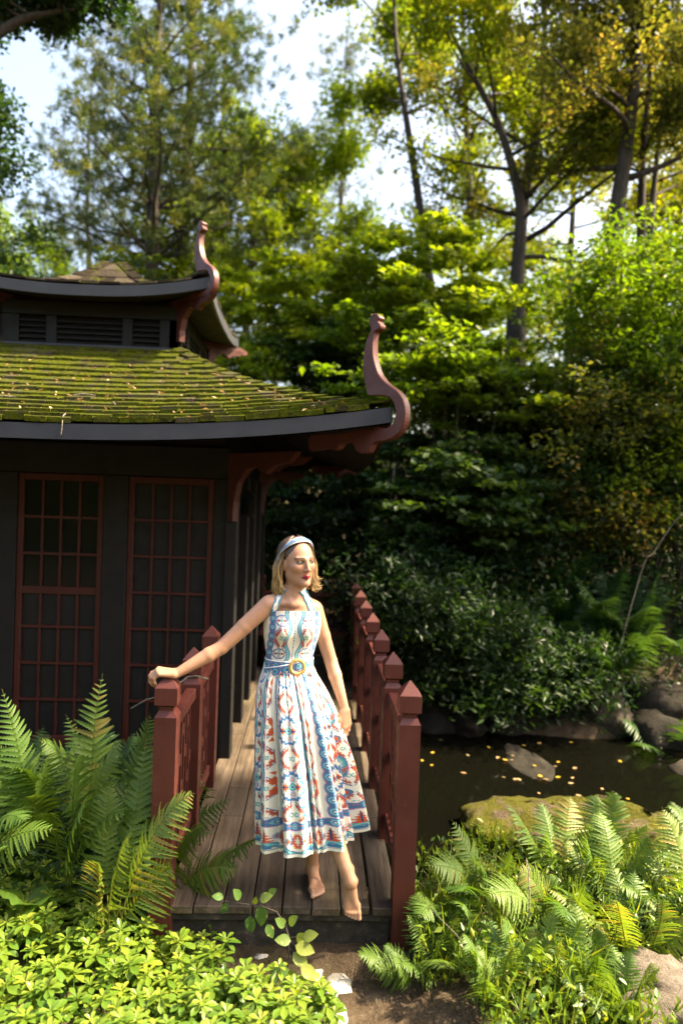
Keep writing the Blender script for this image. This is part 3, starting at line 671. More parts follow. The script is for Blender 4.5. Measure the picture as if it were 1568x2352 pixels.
def pine(name, label, pts, Y, r0, seed, bl, z_lo, n_whorl, dens=1.0, group=None, spray=0.5):
    rng = np.random.default_rng(seed); b, path = trunk_pts(pts, Y)
    t = thing(name, b, 0, label, 'pine tree', group); tp = [p-b for p in catmull(path, 8)]; n = len(tp)
    tr = MB().tube(tp, [max(0.012, r0*(1-0.9*i/(n-1))) for i in range(n)], 9); cen = []; ax = []
    H = tp[-1][2]
    for k in range(n_whorl):
        s = (k+0.5*rng.random())/n_whorl; z = z_lo+(H-z_lo)*s; i = min(range(n), key=lambda q: abs(tp[q][2]-z)); p = tp[i]
        nb = rng.integers(4, 7); a0 = rng.random()*6.28; Lm = bl*(1-s)**0.7*(0.75 if s < 0.12 else 1)+0.35
        for q in range(nb):
            a = a0+q*6.283/nb+rng.normal()*0.2; L = Lm*rng.uniform(0.65, 1.15); d = (math.cos(a), math.sin(a), 0.10+0.5*s)
            lp = limb(rng, p, d, L, 0.18, 0.16, 6); rr_ = r0*(1-0.85*s)*0.26+0.006
            tr.tube(lp, [rr_*(1-0.85*j/6) for j in range(7)], 4, False)
            for j in range(2, 7):
                if rng.random() < 0.12: continue
                dd = (lp[j]-lp[j-1]); dd /= np.linalg.norm(dd)
                for e in range(max(2, int(3*L*dens))):
                    o = rng.normal(size=3)*np.array([spray, spray, 0.10])*L*0.28; cen.append(lp[j]+o); ax.append(dd+o*1.2/np.linalg.norm(o)+np.array([0, 0, 0.25]))
    tr.build('trunk', M['bark'], t, True)
    cen = np.array(cen); ax = np.array(ax); ax /= np.linalg.norm(ax, axis=1)[:, None]; k = 22
    P = np.repeat(cen, k, 0); A = np.repeat(ax, k, 0)*0.6+rng.normal(size=(len(P), 3))*0.55; A /= np.linalg.norm(A, axis=1)[:, None]
    P = P+A*0.07+rng.normal(size=P.shape)*0.03; L = rng.uniform(0.09, 0.17, len(P)); tone = np.repeat(rng.random(len(cen)), k)
    obj('crown', leaf_mesh('crown', P, L, L*0.045+0.004, 0, 0.6*tone+0.4*rng.random(len(P)), rng, A), M['pine'], t); return t
PG = 'tall pines behind the tea house'
pine('pine_tree', 'tall pine with a thick straight trunk behind the small roof peak', [(348, 640), (352, 430), (358, 200), (366, 0), (372, -250)], 12.5, 0.17, 2, 2.6, 4.2, 15, 1.05, PG)
pine('pine_tree', 'tall sunlit pine standing close beside the thickest trunk', [(415, 640), (428, 400), (436, 200), (446, 0), (450, -200)], 14.0, 0.15, 3, 2.9, 4.4, 14, 1.05, PG)
pine('pine_tree', 'thin distant blue-green pine left of the roof peak', [(203, 640), (200, 480), (205, 300), (214, 165)], 19.0, 0.10, 4, 2.9, 3.6, 14, 0.8, PG)
pine('pine_tree', 'pine with drooping lower boughs behind the upper red bracket', [(520, 640), (505, 480), (512, 250), (520, 60)], 19.0, 0.14, 8, 3.3, 3.4, 14, 0.8, PG)
pine('pine_tree', 'pale feathery pine rising between the bare leaning trunk and the roof', [(780, 760), (782, 500), (790, 260), (796, 60)], 20.0, 0.13, 9, 3.0, 2.4, 15, 0.8, PG)
def ltree(name, label, pts, Y, r0, **k):
    b, path = trunk_pts(pts, Y); return broadleaf(name, label, b, path, r0, **k)
CG = 'tall leafy trees beyond the pond'
ltree('leaning_tree', 'slender leaning tree with a bare dark trunk forking near the top', [(1010, 900), (968, 510), (940, 320), (915, 150), (905, 20), (896, -160)], 11.5, 0.10, limbs=9, leaf=0.10, n_leaf=17000, mat_='oak', bark_='bark', zmin=0.52, ll=(1.4, 2.8), seed=31, group=CG, spread=0.36)
ltree('leafy_tree', 'many-limbed tree with thin arching branches against the bright sky', [(1192, 760), (1190, 640), (1195, 480), (1150, 300), (1080, 160), (1030, 60)], 10.5, 0.13, limbs=14, leaf=0.085, n_leaf=18000, mat_='oak', bark_='bark', zmin=0.40, ll=(1.5, 3.0), seed=32, group=CG, spread=0.33)
ltree('leafy_tree', 'forked tree with a short thick dark trunk above the bright understory', [(1180, 780), (1188, 620), (1206, 430), (1240, 250), (1250, 60), (1255, -100)], 11.2, 0.16, limbs=14, leaf=0.085, n_leaf=12000, mat_='juniper', bark_='bark', zmin=0.38, ll=(1.3, 2.6), seed=33, group=CG, spread=0.30)
ltree('juniper_tree', 'dark juniper with a thick leaning trunk and olive foliage', [(1405, 640), (1415, 500), (1440, 320), (1465, 120), (1480, -60), (1490, -200)], 9.5, 0.17, limbs=18, leaf=0.075, n_leaf=25000, mat_='juniper', bark_='bark', zmin=0.42, ll=(1.2, 2.3), seed=34, group=CG, spread=0.30, up=0.3)
ltree('juniper_tree', 'twin-stemmed juniper with rusty olive foliage catching the sun', [(1470, 640), (1472, 480), (1480, 300), (1500, 100), (1510, -100)], 9.9, 0.09, limbs=12, leaf=0.075, n_leaf=15000, mat_='juniper', bark_='bark', zmin=0.45, ll=(1.2, 2.2), seed=35, group=CG, spread=0.30)
ltree('juniper_tree', 'slim pale-barked juniper stem beside the thick dark trunk', [(1490, 640), (1496, 500), (1512, 330), (1540, 130), (1570, -60)], 9.7, 0.075, limbs=10, leaf=0.075, n_leaf=12000, mat_='juniper', bark_='barkgrey', zmin=0.5, ll=(1.0, 2.0), seed=36, group=CG, spread=0.30)
ltree('leafy_tree', 'airy tree whose sunlit leaves fill the sky above the leaning trunk', [(1090, 800), (1080, 500), (1070, 250), (1060, 0), (1050, -200)], 16.0, 0.14, limbs=18, leaf=0.12, n_leaf=17000, mat_='oak', bark_='bark', zmin=0.35, ll=(1.8, 3.4), seed=37, group=CG, spread=0.42)
ltree('leafy_tree', 'rounded yellow-green tree filling in behind the pale feathery pine', [(700, 900), (705, 650), (712, 480), (720, 360)], 17.0, 0.14, limbs=16, leaf=0.13, n_leaf=16000, mat_='maple', bark_='bark', zmin=0.3, ll=(1.6, 3.0), seed=38, group=CG, spread=0.45)
ltree('leafy_tree', 'deep green tree just behind the upper roof bracket', [(560, 860), (575, 620), (590, 470), (600, 350)], 15.0, 0.12, limbs=16, leaf=0.11, n_leaf=18000, mat_='maple', bark_='bark', zmin=0.28, ll=(1.4, 2.6), seed=39, group=CG, spread=0.40)
ltree('leafy_tree', 'broad tree closing the view behind the arching branches', [(1300, 900), (1310, 600), (1320, 400), (1330, 230)], 17.5, 0.15, limbs=18, leaf=0.13, n_leaf=17000, mat_='oak', bark_='bark', zmin=0.3, ll=(2.0, 3.6), seed=40, group=CG, spread=0.46)
ltree('leafy_tree', 'sun-yellowed tree glowing behind the junipers', [(1560, 900), (1560, 560), (1565, 350), (1570, 150)], 15.5, 0.14, limbs=16, leaf=0.12, n_leaf=16000, mat_='oak', bark_='bark', zmin=0.3, ll=(1.8, 3.2), seed=41, group=CG, spread=0.42, lcb=0.2)
ltree('leafy_tree', 'low bright tree peeping over the left end of the upper roof', [(20, 900), (24, 720), (30, 610), (34, 540)], 17.0, 0.10, limbs=12, leaf=0.11, n_leaf=9000, mat_='maple', bark_='bark', zmin=0.35, ll=(1.0, 2.0), seed=42, group=CG, spread=0.40)
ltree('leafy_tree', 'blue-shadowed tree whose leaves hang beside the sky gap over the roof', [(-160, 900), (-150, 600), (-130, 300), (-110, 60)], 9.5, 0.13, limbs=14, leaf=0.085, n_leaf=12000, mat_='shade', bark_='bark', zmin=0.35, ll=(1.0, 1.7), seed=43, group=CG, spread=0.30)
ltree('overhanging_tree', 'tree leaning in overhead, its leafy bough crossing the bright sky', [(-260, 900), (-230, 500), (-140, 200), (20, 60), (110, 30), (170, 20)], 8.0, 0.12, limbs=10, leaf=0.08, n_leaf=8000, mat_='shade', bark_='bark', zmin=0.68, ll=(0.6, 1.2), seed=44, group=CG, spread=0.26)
# background wood that closes the view behind everything
rng = np.random.default_rng(60); n = 60000
Pw = np.stack([rng.uniform(-34, 40, n), rng.uniform(27, 38, n), np.zeros(n)], 1)
top = 6.5+2.2*np.sin(Pw[:, 0]*0.45)+1.4*np.sin(Pw[:, 0]*1.1+1)+np.where(Pw[:, 0] > 3, 2.0, 0)-np.where(Pw[:, 0] < -8, 2.0, 0)
Pw[:, 2] = ground_z(Pw[:, 0], Pw[:, 1])+rng.random(n)**0.75*top
L_ = rng.uniform(0.18, 0.42, n)
tag(obj('far_wood', leaf_mesh('far_wood', Pw, L_, L_*0.3, 0.5, rng.random(n), rng), M['oak']), 'dense far wood closing the view behind the trees', 'wood', kind='stuff')
trk = MB()
# ---- understory shrubs: stems with flat leaf sprays
def shrub(name, label, cx, cy, Y, w_, h_, dep, leaf, n_leaf, mat_, seed, cat='shrub', group=None, nz=0.9, sprays=60, flat=0.22, sp=0.26, wide=0.30, bark_='bark', lcb=0.0):
    """centre of the crown on the survey sheet; w_, h_, dep in metres"""
    rng = np.random.default_rng(seed); c = at(cx, cy, Y); b = np.array([c[0], c[1], gz(c[0], c[1])-0.05])
    t = thing(name, b, 0, label, cat, group); tr = MB(); cl = []; cr = []
    cc = c-b
    for k in range(sprays):
        d = rng.normal(size=3); d /= np.linalg.norm(d); r = rng.random()**0.4
        p = cc+d*r*np.array([w_/2, dep/2, h_/2])
        if p[2] < 0.05: p[2] = 0.05+rng.random()*0.3
        s = np.array([rng.normal()*0.08, rng.normal()*0.08, 0.0]); mid = s*0.5+p*0.55; mid[2] = p[2]*rng.uniform(0.5, 0.8)
        if k % 9 == 0: tr.tube(catmull([s, mid, p], 3), [0.018, 0.016, 0.014, 0.011, 0.008, 0.006, 0.004], 4, False)
        for e in range(3): cl.append(p+rng.normal(size=3)*np.array([sp, sp, sp*flat*0.8])); cr.append([sp*1.2, sp*1.2, sp*flat])
    tr.build('stem', M[bark_], t, True)
    P, idx = clusters(cl, cr, n_leaf, rng, 0.6); tone = rng.random(len(cl)); L_ = leaf*rng.uniform(0.65, 1.2, n_leaf)
    obj('crown', leaf_mesh('crown', P, L_, L_*wide, nz, np.clip(0.5*rng.random(n_leaf)+0.55*tone[idx]-0.05+lcb, 0, 1), rng), M[mat_], t); return t
UG = 'understory trees and shrubs beyond the pond'
US = [('understory_maple', 'bright green understory tree with flat layered leaves behind the tall roof bracket', 960, 690, 9.0, 3.0, 2.0, 2.2, .12, 12000, 'maple', 71, .2),
      ('understory_maple', 'bright layered leaves spreading right of the tall roof bracket', 1060, 870, 8.4, 2.4, 1.3, 1.8, .11, 9000, 'maple', 72, .1),
      ('understory_maple', 'sunlit bushy tree between the two roof brackets', 690, 730, 11.5, 2.8, 2.2, 2.0, .12, 9000, 'maple', 73, .2),
      ('understory_shrub', 'shadowed shrub right behind the eave of the lower roof', 760, 850, 11.0, 2.6, 1.6, 1.6, .11, 8000, 'shade', 74, 0),
      ('understory_shrub', 'dense small-leaved shrub below the junipers', 1450, 720, 8.2, 2.2, 2.2, 1.8, .075, 14000, 'maple', 75, -.05),
      ('understory_shrub', 'tangled shrub with golden backlit leaves under the juniper trunk', 1380, 950, 8.0, 2.2, 1.6, 1.6, .075, 11000, 'juniper', 76, .05),
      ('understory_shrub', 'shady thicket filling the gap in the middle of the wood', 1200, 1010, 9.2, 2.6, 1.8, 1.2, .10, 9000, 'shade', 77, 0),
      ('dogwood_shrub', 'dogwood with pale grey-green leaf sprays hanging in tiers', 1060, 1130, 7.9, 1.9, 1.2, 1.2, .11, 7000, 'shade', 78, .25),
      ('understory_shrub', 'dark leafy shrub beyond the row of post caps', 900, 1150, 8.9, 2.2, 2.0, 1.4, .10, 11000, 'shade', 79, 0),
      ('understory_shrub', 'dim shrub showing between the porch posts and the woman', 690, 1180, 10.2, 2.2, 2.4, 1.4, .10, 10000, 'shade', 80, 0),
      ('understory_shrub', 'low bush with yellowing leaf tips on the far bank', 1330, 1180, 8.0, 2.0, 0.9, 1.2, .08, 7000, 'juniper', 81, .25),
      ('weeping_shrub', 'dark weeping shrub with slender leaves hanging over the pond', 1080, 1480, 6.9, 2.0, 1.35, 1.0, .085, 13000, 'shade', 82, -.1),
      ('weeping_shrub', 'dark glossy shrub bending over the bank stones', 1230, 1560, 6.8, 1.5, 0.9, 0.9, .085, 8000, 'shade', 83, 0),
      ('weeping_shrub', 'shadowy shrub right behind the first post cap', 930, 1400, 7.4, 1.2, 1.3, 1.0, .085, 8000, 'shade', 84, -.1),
      ('understory_shrub', 'sunflecked undergrowth in the dip beside the ferns', 1480, 1080, 7.8, 1.7, 1.0, 1.2, .07, 8000, 'maple', 85, .1),
      ('understory_shrub', 'leafy thicket rising against the right-hand slope', 1600, 900, 7.6, 1.6, 2.4, 1.4, .08, 10000, 'maple', 86, -.05),
      ('understory_shrub', 'green bush just over the crest of the lower roof', 520, 850, 10.5, 1.6, 0.8, 1.0, .09, 5000, 'maple', 87, .15),
      ('understory_shrub', 'sunlit bushes at the foot of the tall pines', 430, 640, 13.0, 4.0, 1.0, 1.4, .10, 7000, 'maple', 88, .2)]
for nm, lab, cx, cy, Y, w_, h_, dp, lf, nl, mt, sd_, lb in US:
    slim = nm.startswith('weeping')
    loose = sd_ in (75, 76, 81, 85, 86)
    shrub(nm, lab, cx, cy, Y, w_, h_, dp, lf, nl, mt, sd_, 'shrub' if 'maple' not in nm else 'tree', UG, 0.9 if not slim else 0.25, 70, 0.75 if loose else 0.26 if not slim else 0.6, 0.24, 0.30 if not slim else 0.16, 'bark', lb)
# closing thicket low in the wood
rng = np.random.default_rng(61); n = 42000
Pw = np.stack([rng.uniform(-4, 14, n), rng.uniform(10.2, 13.5, n), np.zeros(n)], 1); Pw[:, 0] *= Pw[:, 1]/12
top = 3.0+0.9*np.sin(Pw[:, 0]*1.3)+0.5*np.sin(Pw[:, 0]*2.9+1); Pw[:, 2] = ground_z(Pw[:, 0], Pw[:, 1])+rng.random(n)**0.8*top; L_ = rng.uniform(0.08, 0.17, n)
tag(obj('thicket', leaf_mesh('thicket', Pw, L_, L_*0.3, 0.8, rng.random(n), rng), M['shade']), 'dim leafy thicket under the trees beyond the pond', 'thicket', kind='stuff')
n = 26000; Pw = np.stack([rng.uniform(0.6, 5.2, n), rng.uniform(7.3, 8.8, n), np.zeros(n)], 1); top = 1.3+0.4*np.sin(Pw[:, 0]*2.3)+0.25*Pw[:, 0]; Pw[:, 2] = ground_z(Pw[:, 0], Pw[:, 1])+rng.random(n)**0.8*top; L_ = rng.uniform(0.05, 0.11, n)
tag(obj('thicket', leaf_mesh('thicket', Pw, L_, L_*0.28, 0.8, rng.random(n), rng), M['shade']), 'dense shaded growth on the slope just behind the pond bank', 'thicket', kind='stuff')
# unseen trees added on the right to shade the deck and far bank
def added_shade_tree(label, root, boxc, boxr, n_leaf, seed):
    rg = np.random.default_rng(seed); b = np.array([root[0], root[1], gz(*root)-.1]); t = thing('added_shade_tree', b, 0, label, 'tree', CG)
    c = np.array(boxc)-b; r = np.array(boxr); tr = MB(); tp = catmull([(0, 0, 0), (0, 0, c[2]*.4), c*np.array([.35, .35, .75]), c], 5); tr.tube(tp, [.12*(1-.7*i/len(tp)) for i in range(len(tp))], 8); cl = []
    for k in range(26):
        p = c+rg.uniform(-1, 1, 3)*r*.85; st_ = tp[rg.integers(9, len(tp))]; tr.tube(catmull([st_, (st_+p)/2+np.array([0, 0, .12]), p], 3), [.03, .026, .022, .018, .014, .010, .006], 5); cl += [p, p*.75+st_*.25]
    tr.build('trunk', M['bark'], t, True); P, idx = clusters(cl, [[.38, .38, .25]]*len(cl), n_leaf, rg, .5); L_ = .10*rg.uniform(.6, 1.2, n_leaf)
    obj('crown', leaf_mesh('crown', P, L_, L_*.3, .6, rg.random(n_leaf), rg), M['oak'], t)
added_shade_tree('added tree out of view right of the ferns, its bough shaped to shade the deck', (5.9, 4.3), (4.25, 3.80, 5.7), (1.35, .85, .45), 8000, 47)
added_shade_tree('added tree out of view right of the pond, put there to shade the far bank', (7.4, 7.4), (6.4, 7.1, 5.6), (1.5, .9, .5), 7000, 48)
# the wood goes on behind the viewer
n = 30000; Pw = np.stack([rng.uniform(-20, 20, n), rng.uniform(-13, -8, n), np.zeros(n)], 1); Pw[:, 2] = rng.random(n)**0.8*(6.5+1.5*np.sin(Pw[:, 0])); L_ = rng.uniform(0.2, 0.45, n)
tag(obj('far_wood', leaf_mesh('far_wood', Pw, L_, L_*0.3, 0.5, rng.random(n), rng), M['oak']), 'wood on the side of the clearing facing the tea house', 'wood', kind='stuff')
# thin stems seen through the understory
for k, (pts, Y, r0, lab) in enumerate((([(845, 1370), (862, 1290), (880, 1230), (893, 1178)], 8.0, .016, 'thin sunlit sapling stem leaning beyond the post caps'), ([(986, 1330), (980, 1240), (975, 1160)], 8.2, .018, 'slim upright sapling stem in the dark understory'), ([(1470, 1320), (1500, 1270), (1540, 1210), (1568, 1180)], 6.6, .005, 'bare pale branch arching out above the bank ferns'))):
    pw = [at(x, y, Y) for x, y in pts]
    if k < 2: pw = [np.array([pw[0][0], pw[0][1], gz(pw[0][0], pw[0][1])-.05])]+pw+[pw[-1]+np.array([.05, 0, .6])]
    else: pw = [np.array([pw[0][0]-.3, pw[0][1]+.1, gz(pw[0][0]-.3, pw[0][1]+.1)-.05])]+pw
    cp = catmull(pw, 4); tag(MB().tube(cp, [r0*(1-.6*i/len(cp)) for i in range(len(cp))], 6).build('bare_sapling' if k < 2 else 'bare_branch', M['twig'], None, True), lab, 'sapling' if k < 2 else 'branch')
# ------------------------------------------------------------------ ferns
def frond_mesh(base, tip, bulge, width, npair=24, teeth=6, seed=0, start=0.22, droop=0.38, side=None, tone=0.5, face=0.0):
    """pinnate frond along a bent midrib; every pinna has a toothed outline"""
    rng = np.random.default_rng(seed); b = np.array(base, float); e = np.array(tip, float)
    chord = e-b; L = np.linalg.norm(chord)
    ctrl = b+chord*0.45+np.array([0, 0, 1.0])*bulge*L+rng.normal(size=3)*0.07*L
    bez = lambda s: (1-s)**2*b+2*s*(1-s)*ctrl+s*s*e
    dbez = lambda s: 2*(1-s)*(ctrl-b)+2*s*(e-ctrl)
    V = []; T = []; lc_ = []
    # midrib
    n = 9; pts = [bez(i/n) for i in range(n+1)]
    mb = MB().tube([Vector(p) for p in pts], [0.0032*(1-0.8*i/n)*(L/0.6)**0.5 for i in range(n+1)], 4, False)
    V += [np.array(v) for v in mb.V]; nv = len(V)
    for f in mb.F: T += [(f[0], f[1], f[2]), (f[0], f[2], f[3])]
    lc_ += [0.95]*nv
    horiz = np.array([-chord[1], chord[0], 0.0]); hn = np.linalg.norm(horiz); horiz = horiz/hn if hn > 1e-3 else np.array([1.0, 0, 0])
    if side is not None: horiz = np.array(side, float)/np.linalg.norm(side)
    roll = rng.normal()*0.25
    for i in range(npair):
        q = i/(npair-1); s = start+(1-start)*q**0.92*0.985; p = bez(s); d = dbez(s); d /= np.linalg.norm(d)
        sd_ = horiz-d*(horiz@d); sd_ /= np.linalg.norm(sd_); up_ = np.cross(sd_, d); up_ = up_ if up_[2] >= 0 else -up_
        if face:
            ns = up_*(1-face)+np.array([0, -0.85, 0.5])*face; ns = ns-d*(ns@d); up_ = ns/np.linalg.norm(ns); sd_ = np.cross(d, up_)
        sd_ = sd_*math.cos(roll)+up_*math.sin(roll)
        lp = width*(math.sin(math.pi*min(1, (0.16+0.84*q)**0.62))**0.75)*(1-0.15*q)+0.004
        if q > 0.93: lp *= 0.7
        for sg in (1, -1):
            l = lp*rng.uniform(0.86, 1.08); a = sd_*sg*0.95+d*(0.28+0.25*q+rng.normal()*0.09)+up_*rng.normal()*0.08; a /= np.linalg.norm(a); wv = np.cross(up_, a); wv /= np.linalg.norm(wv)
            hw = min(l*0.17, L*(1-start)/npair*0.52)+0.0010; o = len(V); tn = np.clip(tone+rng.normal()*0.10, 0, 1)
            dr = droop*rng.uniform(0.6, 1.4)
            for k in range(teeth+1):
                u = k/teeth; c = p+a*l*u-up_*dr*l*u*u; w1 = hw*(1-u)**0.55*(0.62 if k else 0.8); w2 = hw*(1-min(1, u+0.6/teeth))**0.55
                u2 = min(1, u+0.65/teeth); c2 = p+a*l*u2-up_*dr*l*u2*u2
                V += [c, c+wv*w1+up_*w1*0.3, c-wv*w1+up_*w1*0.3, c2+wv*w2+up_*w2*0.3, c2-wv*w2+up_*w2*0.3]; lc_ += [tn]*5
                if k:
                    m0 = o+5*(k-1); m1 = o+5*k
                    T += [(m0, m0+1, m0+3), (m0, m0+3, m1), (m0+3, m1+1, m1), (m0, m0+4, m0+2), (m0, m1, m0+4), (m0+4, m1, m1+2)]
    me = fast_mesh('frond', np.array(V), np.array(T)); fattr(me, 'lc', lc_); return me
fseed = [100]
def fern(name, label, root, tips, mat_='fern', width=0.14, group=None, npair=24, teeth=6, tone=0.5, cat='fern', face=0.25):
    """root: world xy; tips: list of (world tip, bulge)"""
    r = np.array([root[0], root[1], gz(root[0], root[1])-0.01]); t = thing(name, r, 0, label, cat, group)
    for tip, bl in tips:
        fseed[0] += 1; tip = np.array(tip)-r; L = np.linalg.norm(tip)
        b0 = np.array([RNG.normal()*0.015, RNG.normal()*0.015, 0])
        me = frond_mesh(b0, tip, bl, width*min(1.1, (L/0.55)**0.7), npair, teeth, fseed[0], tone=np.clip(tone+RNG.normal()*0.12, 0, 1), start=0.22 if L < 0.6 else 0.3, face=face)
        obj('frond', me, M[mat_], t)
    return t
def on_ground(px, py, z=-0.15):
    d = at(px, py, 3.0)-CAM; return CAM+d*((z-CAM[2])/d[2])
def auto_tips(root, n, L, seed, lean=(0.5, 1.0), a0=0, arc=6.283):
    rng = np.random.default_rng(seed); out = []; g0 = gz(*root)
    for k in range(n):
        a = a0+arc*(k+rng.random()*0.6)/n; l = L*rng.uniform(0.75, 1.15); th = rng.uniform(*lean)
        out.append(((root[0]+l*math.sin(th)*math.cos(a), root[1]+l*math.sin(th)*math.sin(a), g0+l*math.cos(th)), rng.uniform(0.10, 0.24)))
    return out
LF = [  # left bed, hero fronds by tip on the survey sheet (x, y, depth, bulge)
 ('fern with tall upright fronds in front of the glazed door', (-1.02, 3.62), [(236, 1546, 3.62, .06), (345, 1640, 3.75, .1), (150, 1640, 3.9, .1), (330, 1745, 3.4, .2), (90, 1700, 3.5, .2)], .62),
 ('fern with one frond curving up by the house wall', (-1.42, 3.55), [(4, 1582, 3.55, .05), (118, 1722, 3.35, .25), (20, 1760, 3.3, .3), (60, 1830, 3.2, .3), (-60, 1680, 3.5, .2)], .5),
 ('fern leaning against the low first railing post', (-0.86, 3.03), [(447, 1822, 2.99, .38), (300, 1915, 2.98, .3), (396, 1988, 2.98, .3), (250, 1800, 3.2, .3), (335, 1700, 3.3, .15), (225, 1980, 2.95, .3)], .75),
 ('fern pushing its drooping fronds through the railing over the deck', (-0.70, 3.36), [(602, 1925, 3.16, .22), (552, 2000, 3.14, .36), (470, 1900, 3.20, .34)], .55),
 ('fern with pale arching fronds half way along the bed', (-1.15, 3.35), [(286, 1698, 3.3, .3), (180, 1735, 3.2, .35), (300, 1860, 3.1, .35), (110, 1870, 3.1, .35), (200, 1830, 3.05, .3)], .62),
 ('fern half hidden at the outer edge of the bed', (-1.62, 3.25), [(-20, 1800, 3.1, .3), (60, 1890, 3.0, .35), (130, 1905, 3.0, .3), (10, 1950, 2.95, .3)], .5)]
for lab, root, tips, tone in LF: fern('fern', lab, root, [(at(x, y, Y), bl) for x, y, Y, bl in tips], 'fern', 0.135, 'ferns in the bed beside the tea house', 24, 7, tone, face=0.5)
for k, (x, y) in enumerate(((-1.05, 4.15), (-1.5, 4.0), (-0.86, 3.85), (-1.9, 3.9), (-1.3, 4.5), (-0.8, 4.4))):
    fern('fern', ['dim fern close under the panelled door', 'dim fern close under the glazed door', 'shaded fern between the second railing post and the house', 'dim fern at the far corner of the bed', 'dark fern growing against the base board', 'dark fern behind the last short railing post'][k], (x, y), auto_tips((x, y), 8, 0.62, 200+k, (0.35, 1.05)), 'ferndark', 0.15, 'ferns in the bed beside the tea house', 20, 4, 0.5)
# right bank of ferns in the sun
RF = [('fern with one tall frond standing up against the dark water', (0.98, 3.50), [(1036, 1882, 3.52, .05), (1100, 1985, 3.3, .3), (985, 1990, 3.2, .3), (1175, 1960, 3.4, .3), (1060, 2050, 3.0, .3)], .7),
 ('fern with a broad hanging frond beside the dry stalk', (1.25, 3.22), [(1302, 2120, 2.85, .35), (1190, 2000, 3.2, .3), (1120, 2060, 2.95, .3), (1345, 2030, 3.1, .3), (1260, 2010, 3.3, .25)], .7),
 ('low fern squeezed beside the foot of the capped post', (0.72, 3.30), [(1000, 2010, 3.2, .3), (1060, 2090, 2.95, .35), (960, 2110, 2.95, .3), (1010, 1990, 3.5, .2)], .8),
 ('small fern at the corner of the riser board', (0.50, 2.92), [(880, 2172, 2.95, .15), (820, 2195, 2.9, .2), (905, 2215, 2.8, .25), (860, 2225, 2.85, .2)], .45)]
for lab, root, tips, tone in RF: fern('fern', lab, root, [(at(x, y, Y), bl) for x, y, Y, bl in tips], 'fern', 0.15, 'ferns on the sunny pond bank', 22, 7, tone, face=0.6)
fl = ['fern in the thick of the sunny bank', 'fern brushing the mossy pond rock', 'fern behind the pale boulder', 'fern with yellowing fronds close to the pale boulder', 'fern at the grassy foot of the sunny bank', 'fern spilling towards the bare path', 'fern growing between the mossy rock and the boulder', 'fern on the crest of the sunny bank', 'fern arching over the pond edge', 'fern crowding the grass by the path', 'fern shading the small brown stone', 'fern reaching over the two mossy rocks', 'lacy fern rooted in the lower bank', 'lacy fern in the grass by the boulder']
for k, (x, y) in enumerate(((1.40, 3.55), (1.75, 3.75), (1.95, 3.25), (1.55, 3.05), (1.02, 2.82), (0.80, 2.72), (1.62, 3.42), (2.15, 3.55), (2.45, 3.85), (0.62, 2.98), (2.25, 3.15), (2.65, 3.6), (1.25, 2.80), (1.30, 2.62))):
    sm = y < 3.0
    fern('fern', fl[k], (x, y), auto_tips((x, y), 8 if not sm else 9, 0.50 if not sm else 0.33, 300+k, (0.3, 1.1)), 'fern', 0.14 if not sm else 0.13, 'ferns on the sunny pond bank', 22, 6, (0.75, .7, .6, .8, .6, .55, .7, .65, .75, .6, .7, .8, .55, .6)[k])
bl_ = ['large shaded fern on the stony far bank', 'large fern hanging over the pale bank stone', 'tall dark fern under the sunflecked undergrowth', 'dark fern low among the bank stones', 'tall fern on the slope behind the bank stones', 'shadowed fern beside the weeping shrub', 'fern at the water line by the bank stones', 'wide fern climbing the right-hand slope', 'fern catching a gleam of sun on the slope', 'dark fern deep in the bank hollow']
for k, (x, y) in enumerate(((2.75, 7.05), (3.15, 6.95), (3.0, 7.5), (2.45, 7.2), (3.5, 7.4), (2.5, 7.6), (3.55, 6.5), (3.9, 7.2), (2.8, 7.9), (3.35, 7.2))):
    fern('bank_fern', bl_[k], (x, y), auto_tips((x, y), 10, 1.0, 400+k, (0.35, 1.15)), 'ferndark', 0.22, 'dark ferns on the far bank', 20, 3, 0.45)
# loose undergrowth among the right ferns: grass blades and small leaves
rng = np.random.default_rng(91); n = 15000
X = rng.uniform(0.50, 2.7, n); Y = rng.uniform(2.35, 3.95, n); keep = (Y < 3.95-0.25*np.abs(np.sin(X*3))) & ((X-1.62)**2/.14+(Y-2.72)**2/.075 > 1) & ~((X < 0.72) & (Y < 2.85)) & (X > 0.30+0.5*(3.0-Y)*0.35)
X, Y = X[keep], Y[keep]; n = len(X); hgt = rng.random(n)**1.3*0.26
P = np.stack([X, Y, ground_z(X, Y)+hgt], 1); grass = rng.random(n) < 0.35
A = rng.normal(size=(n, 3)); A[grass] = A[grass]*0.35+np.array([0, 0, 1.0]); L_ = np.where(grass, rng.uniform(.06, .17, n), rng.uniform(.02, .05, n))
me = leaf_mesh('undergrowth', P, L_, np.where(grass, 0.0028, L_*0.26), 0.6, np.clip(rng.normal(0.55, .25, n), 0, 1), rng, A)
tag(obj('undergrowth', me, M['pachy']), 'tangle of grass blades and small weeds between the sunny ferns', 'undergrowth', kind='stuff')
n = 5000; X = rng.uniform(-1.95, -0.62, n); Y = rng.uniform(3.2, 4.7, n); hgt = rng.random(n)**1.5*0.3
P = np.stack([X, Y, ground_z(X, Y)+hgt], 1); L_ = rng.uniform(.025, .06, n)
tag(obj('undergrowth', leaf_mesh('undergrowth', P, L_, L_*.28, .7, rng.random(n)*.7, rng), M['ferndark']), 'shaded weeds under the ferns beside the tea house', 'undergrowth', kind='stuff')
n = 9000; X = rng.uniform(0.5, 4.6, n); Y = rng.uniform(6.5, 9.5, n); P = np.stack([X, Y, ground_z(X, Y)+rng.random(n)**1.5*0.35], 1); L_ = rng.uniform(.03, .08, n)
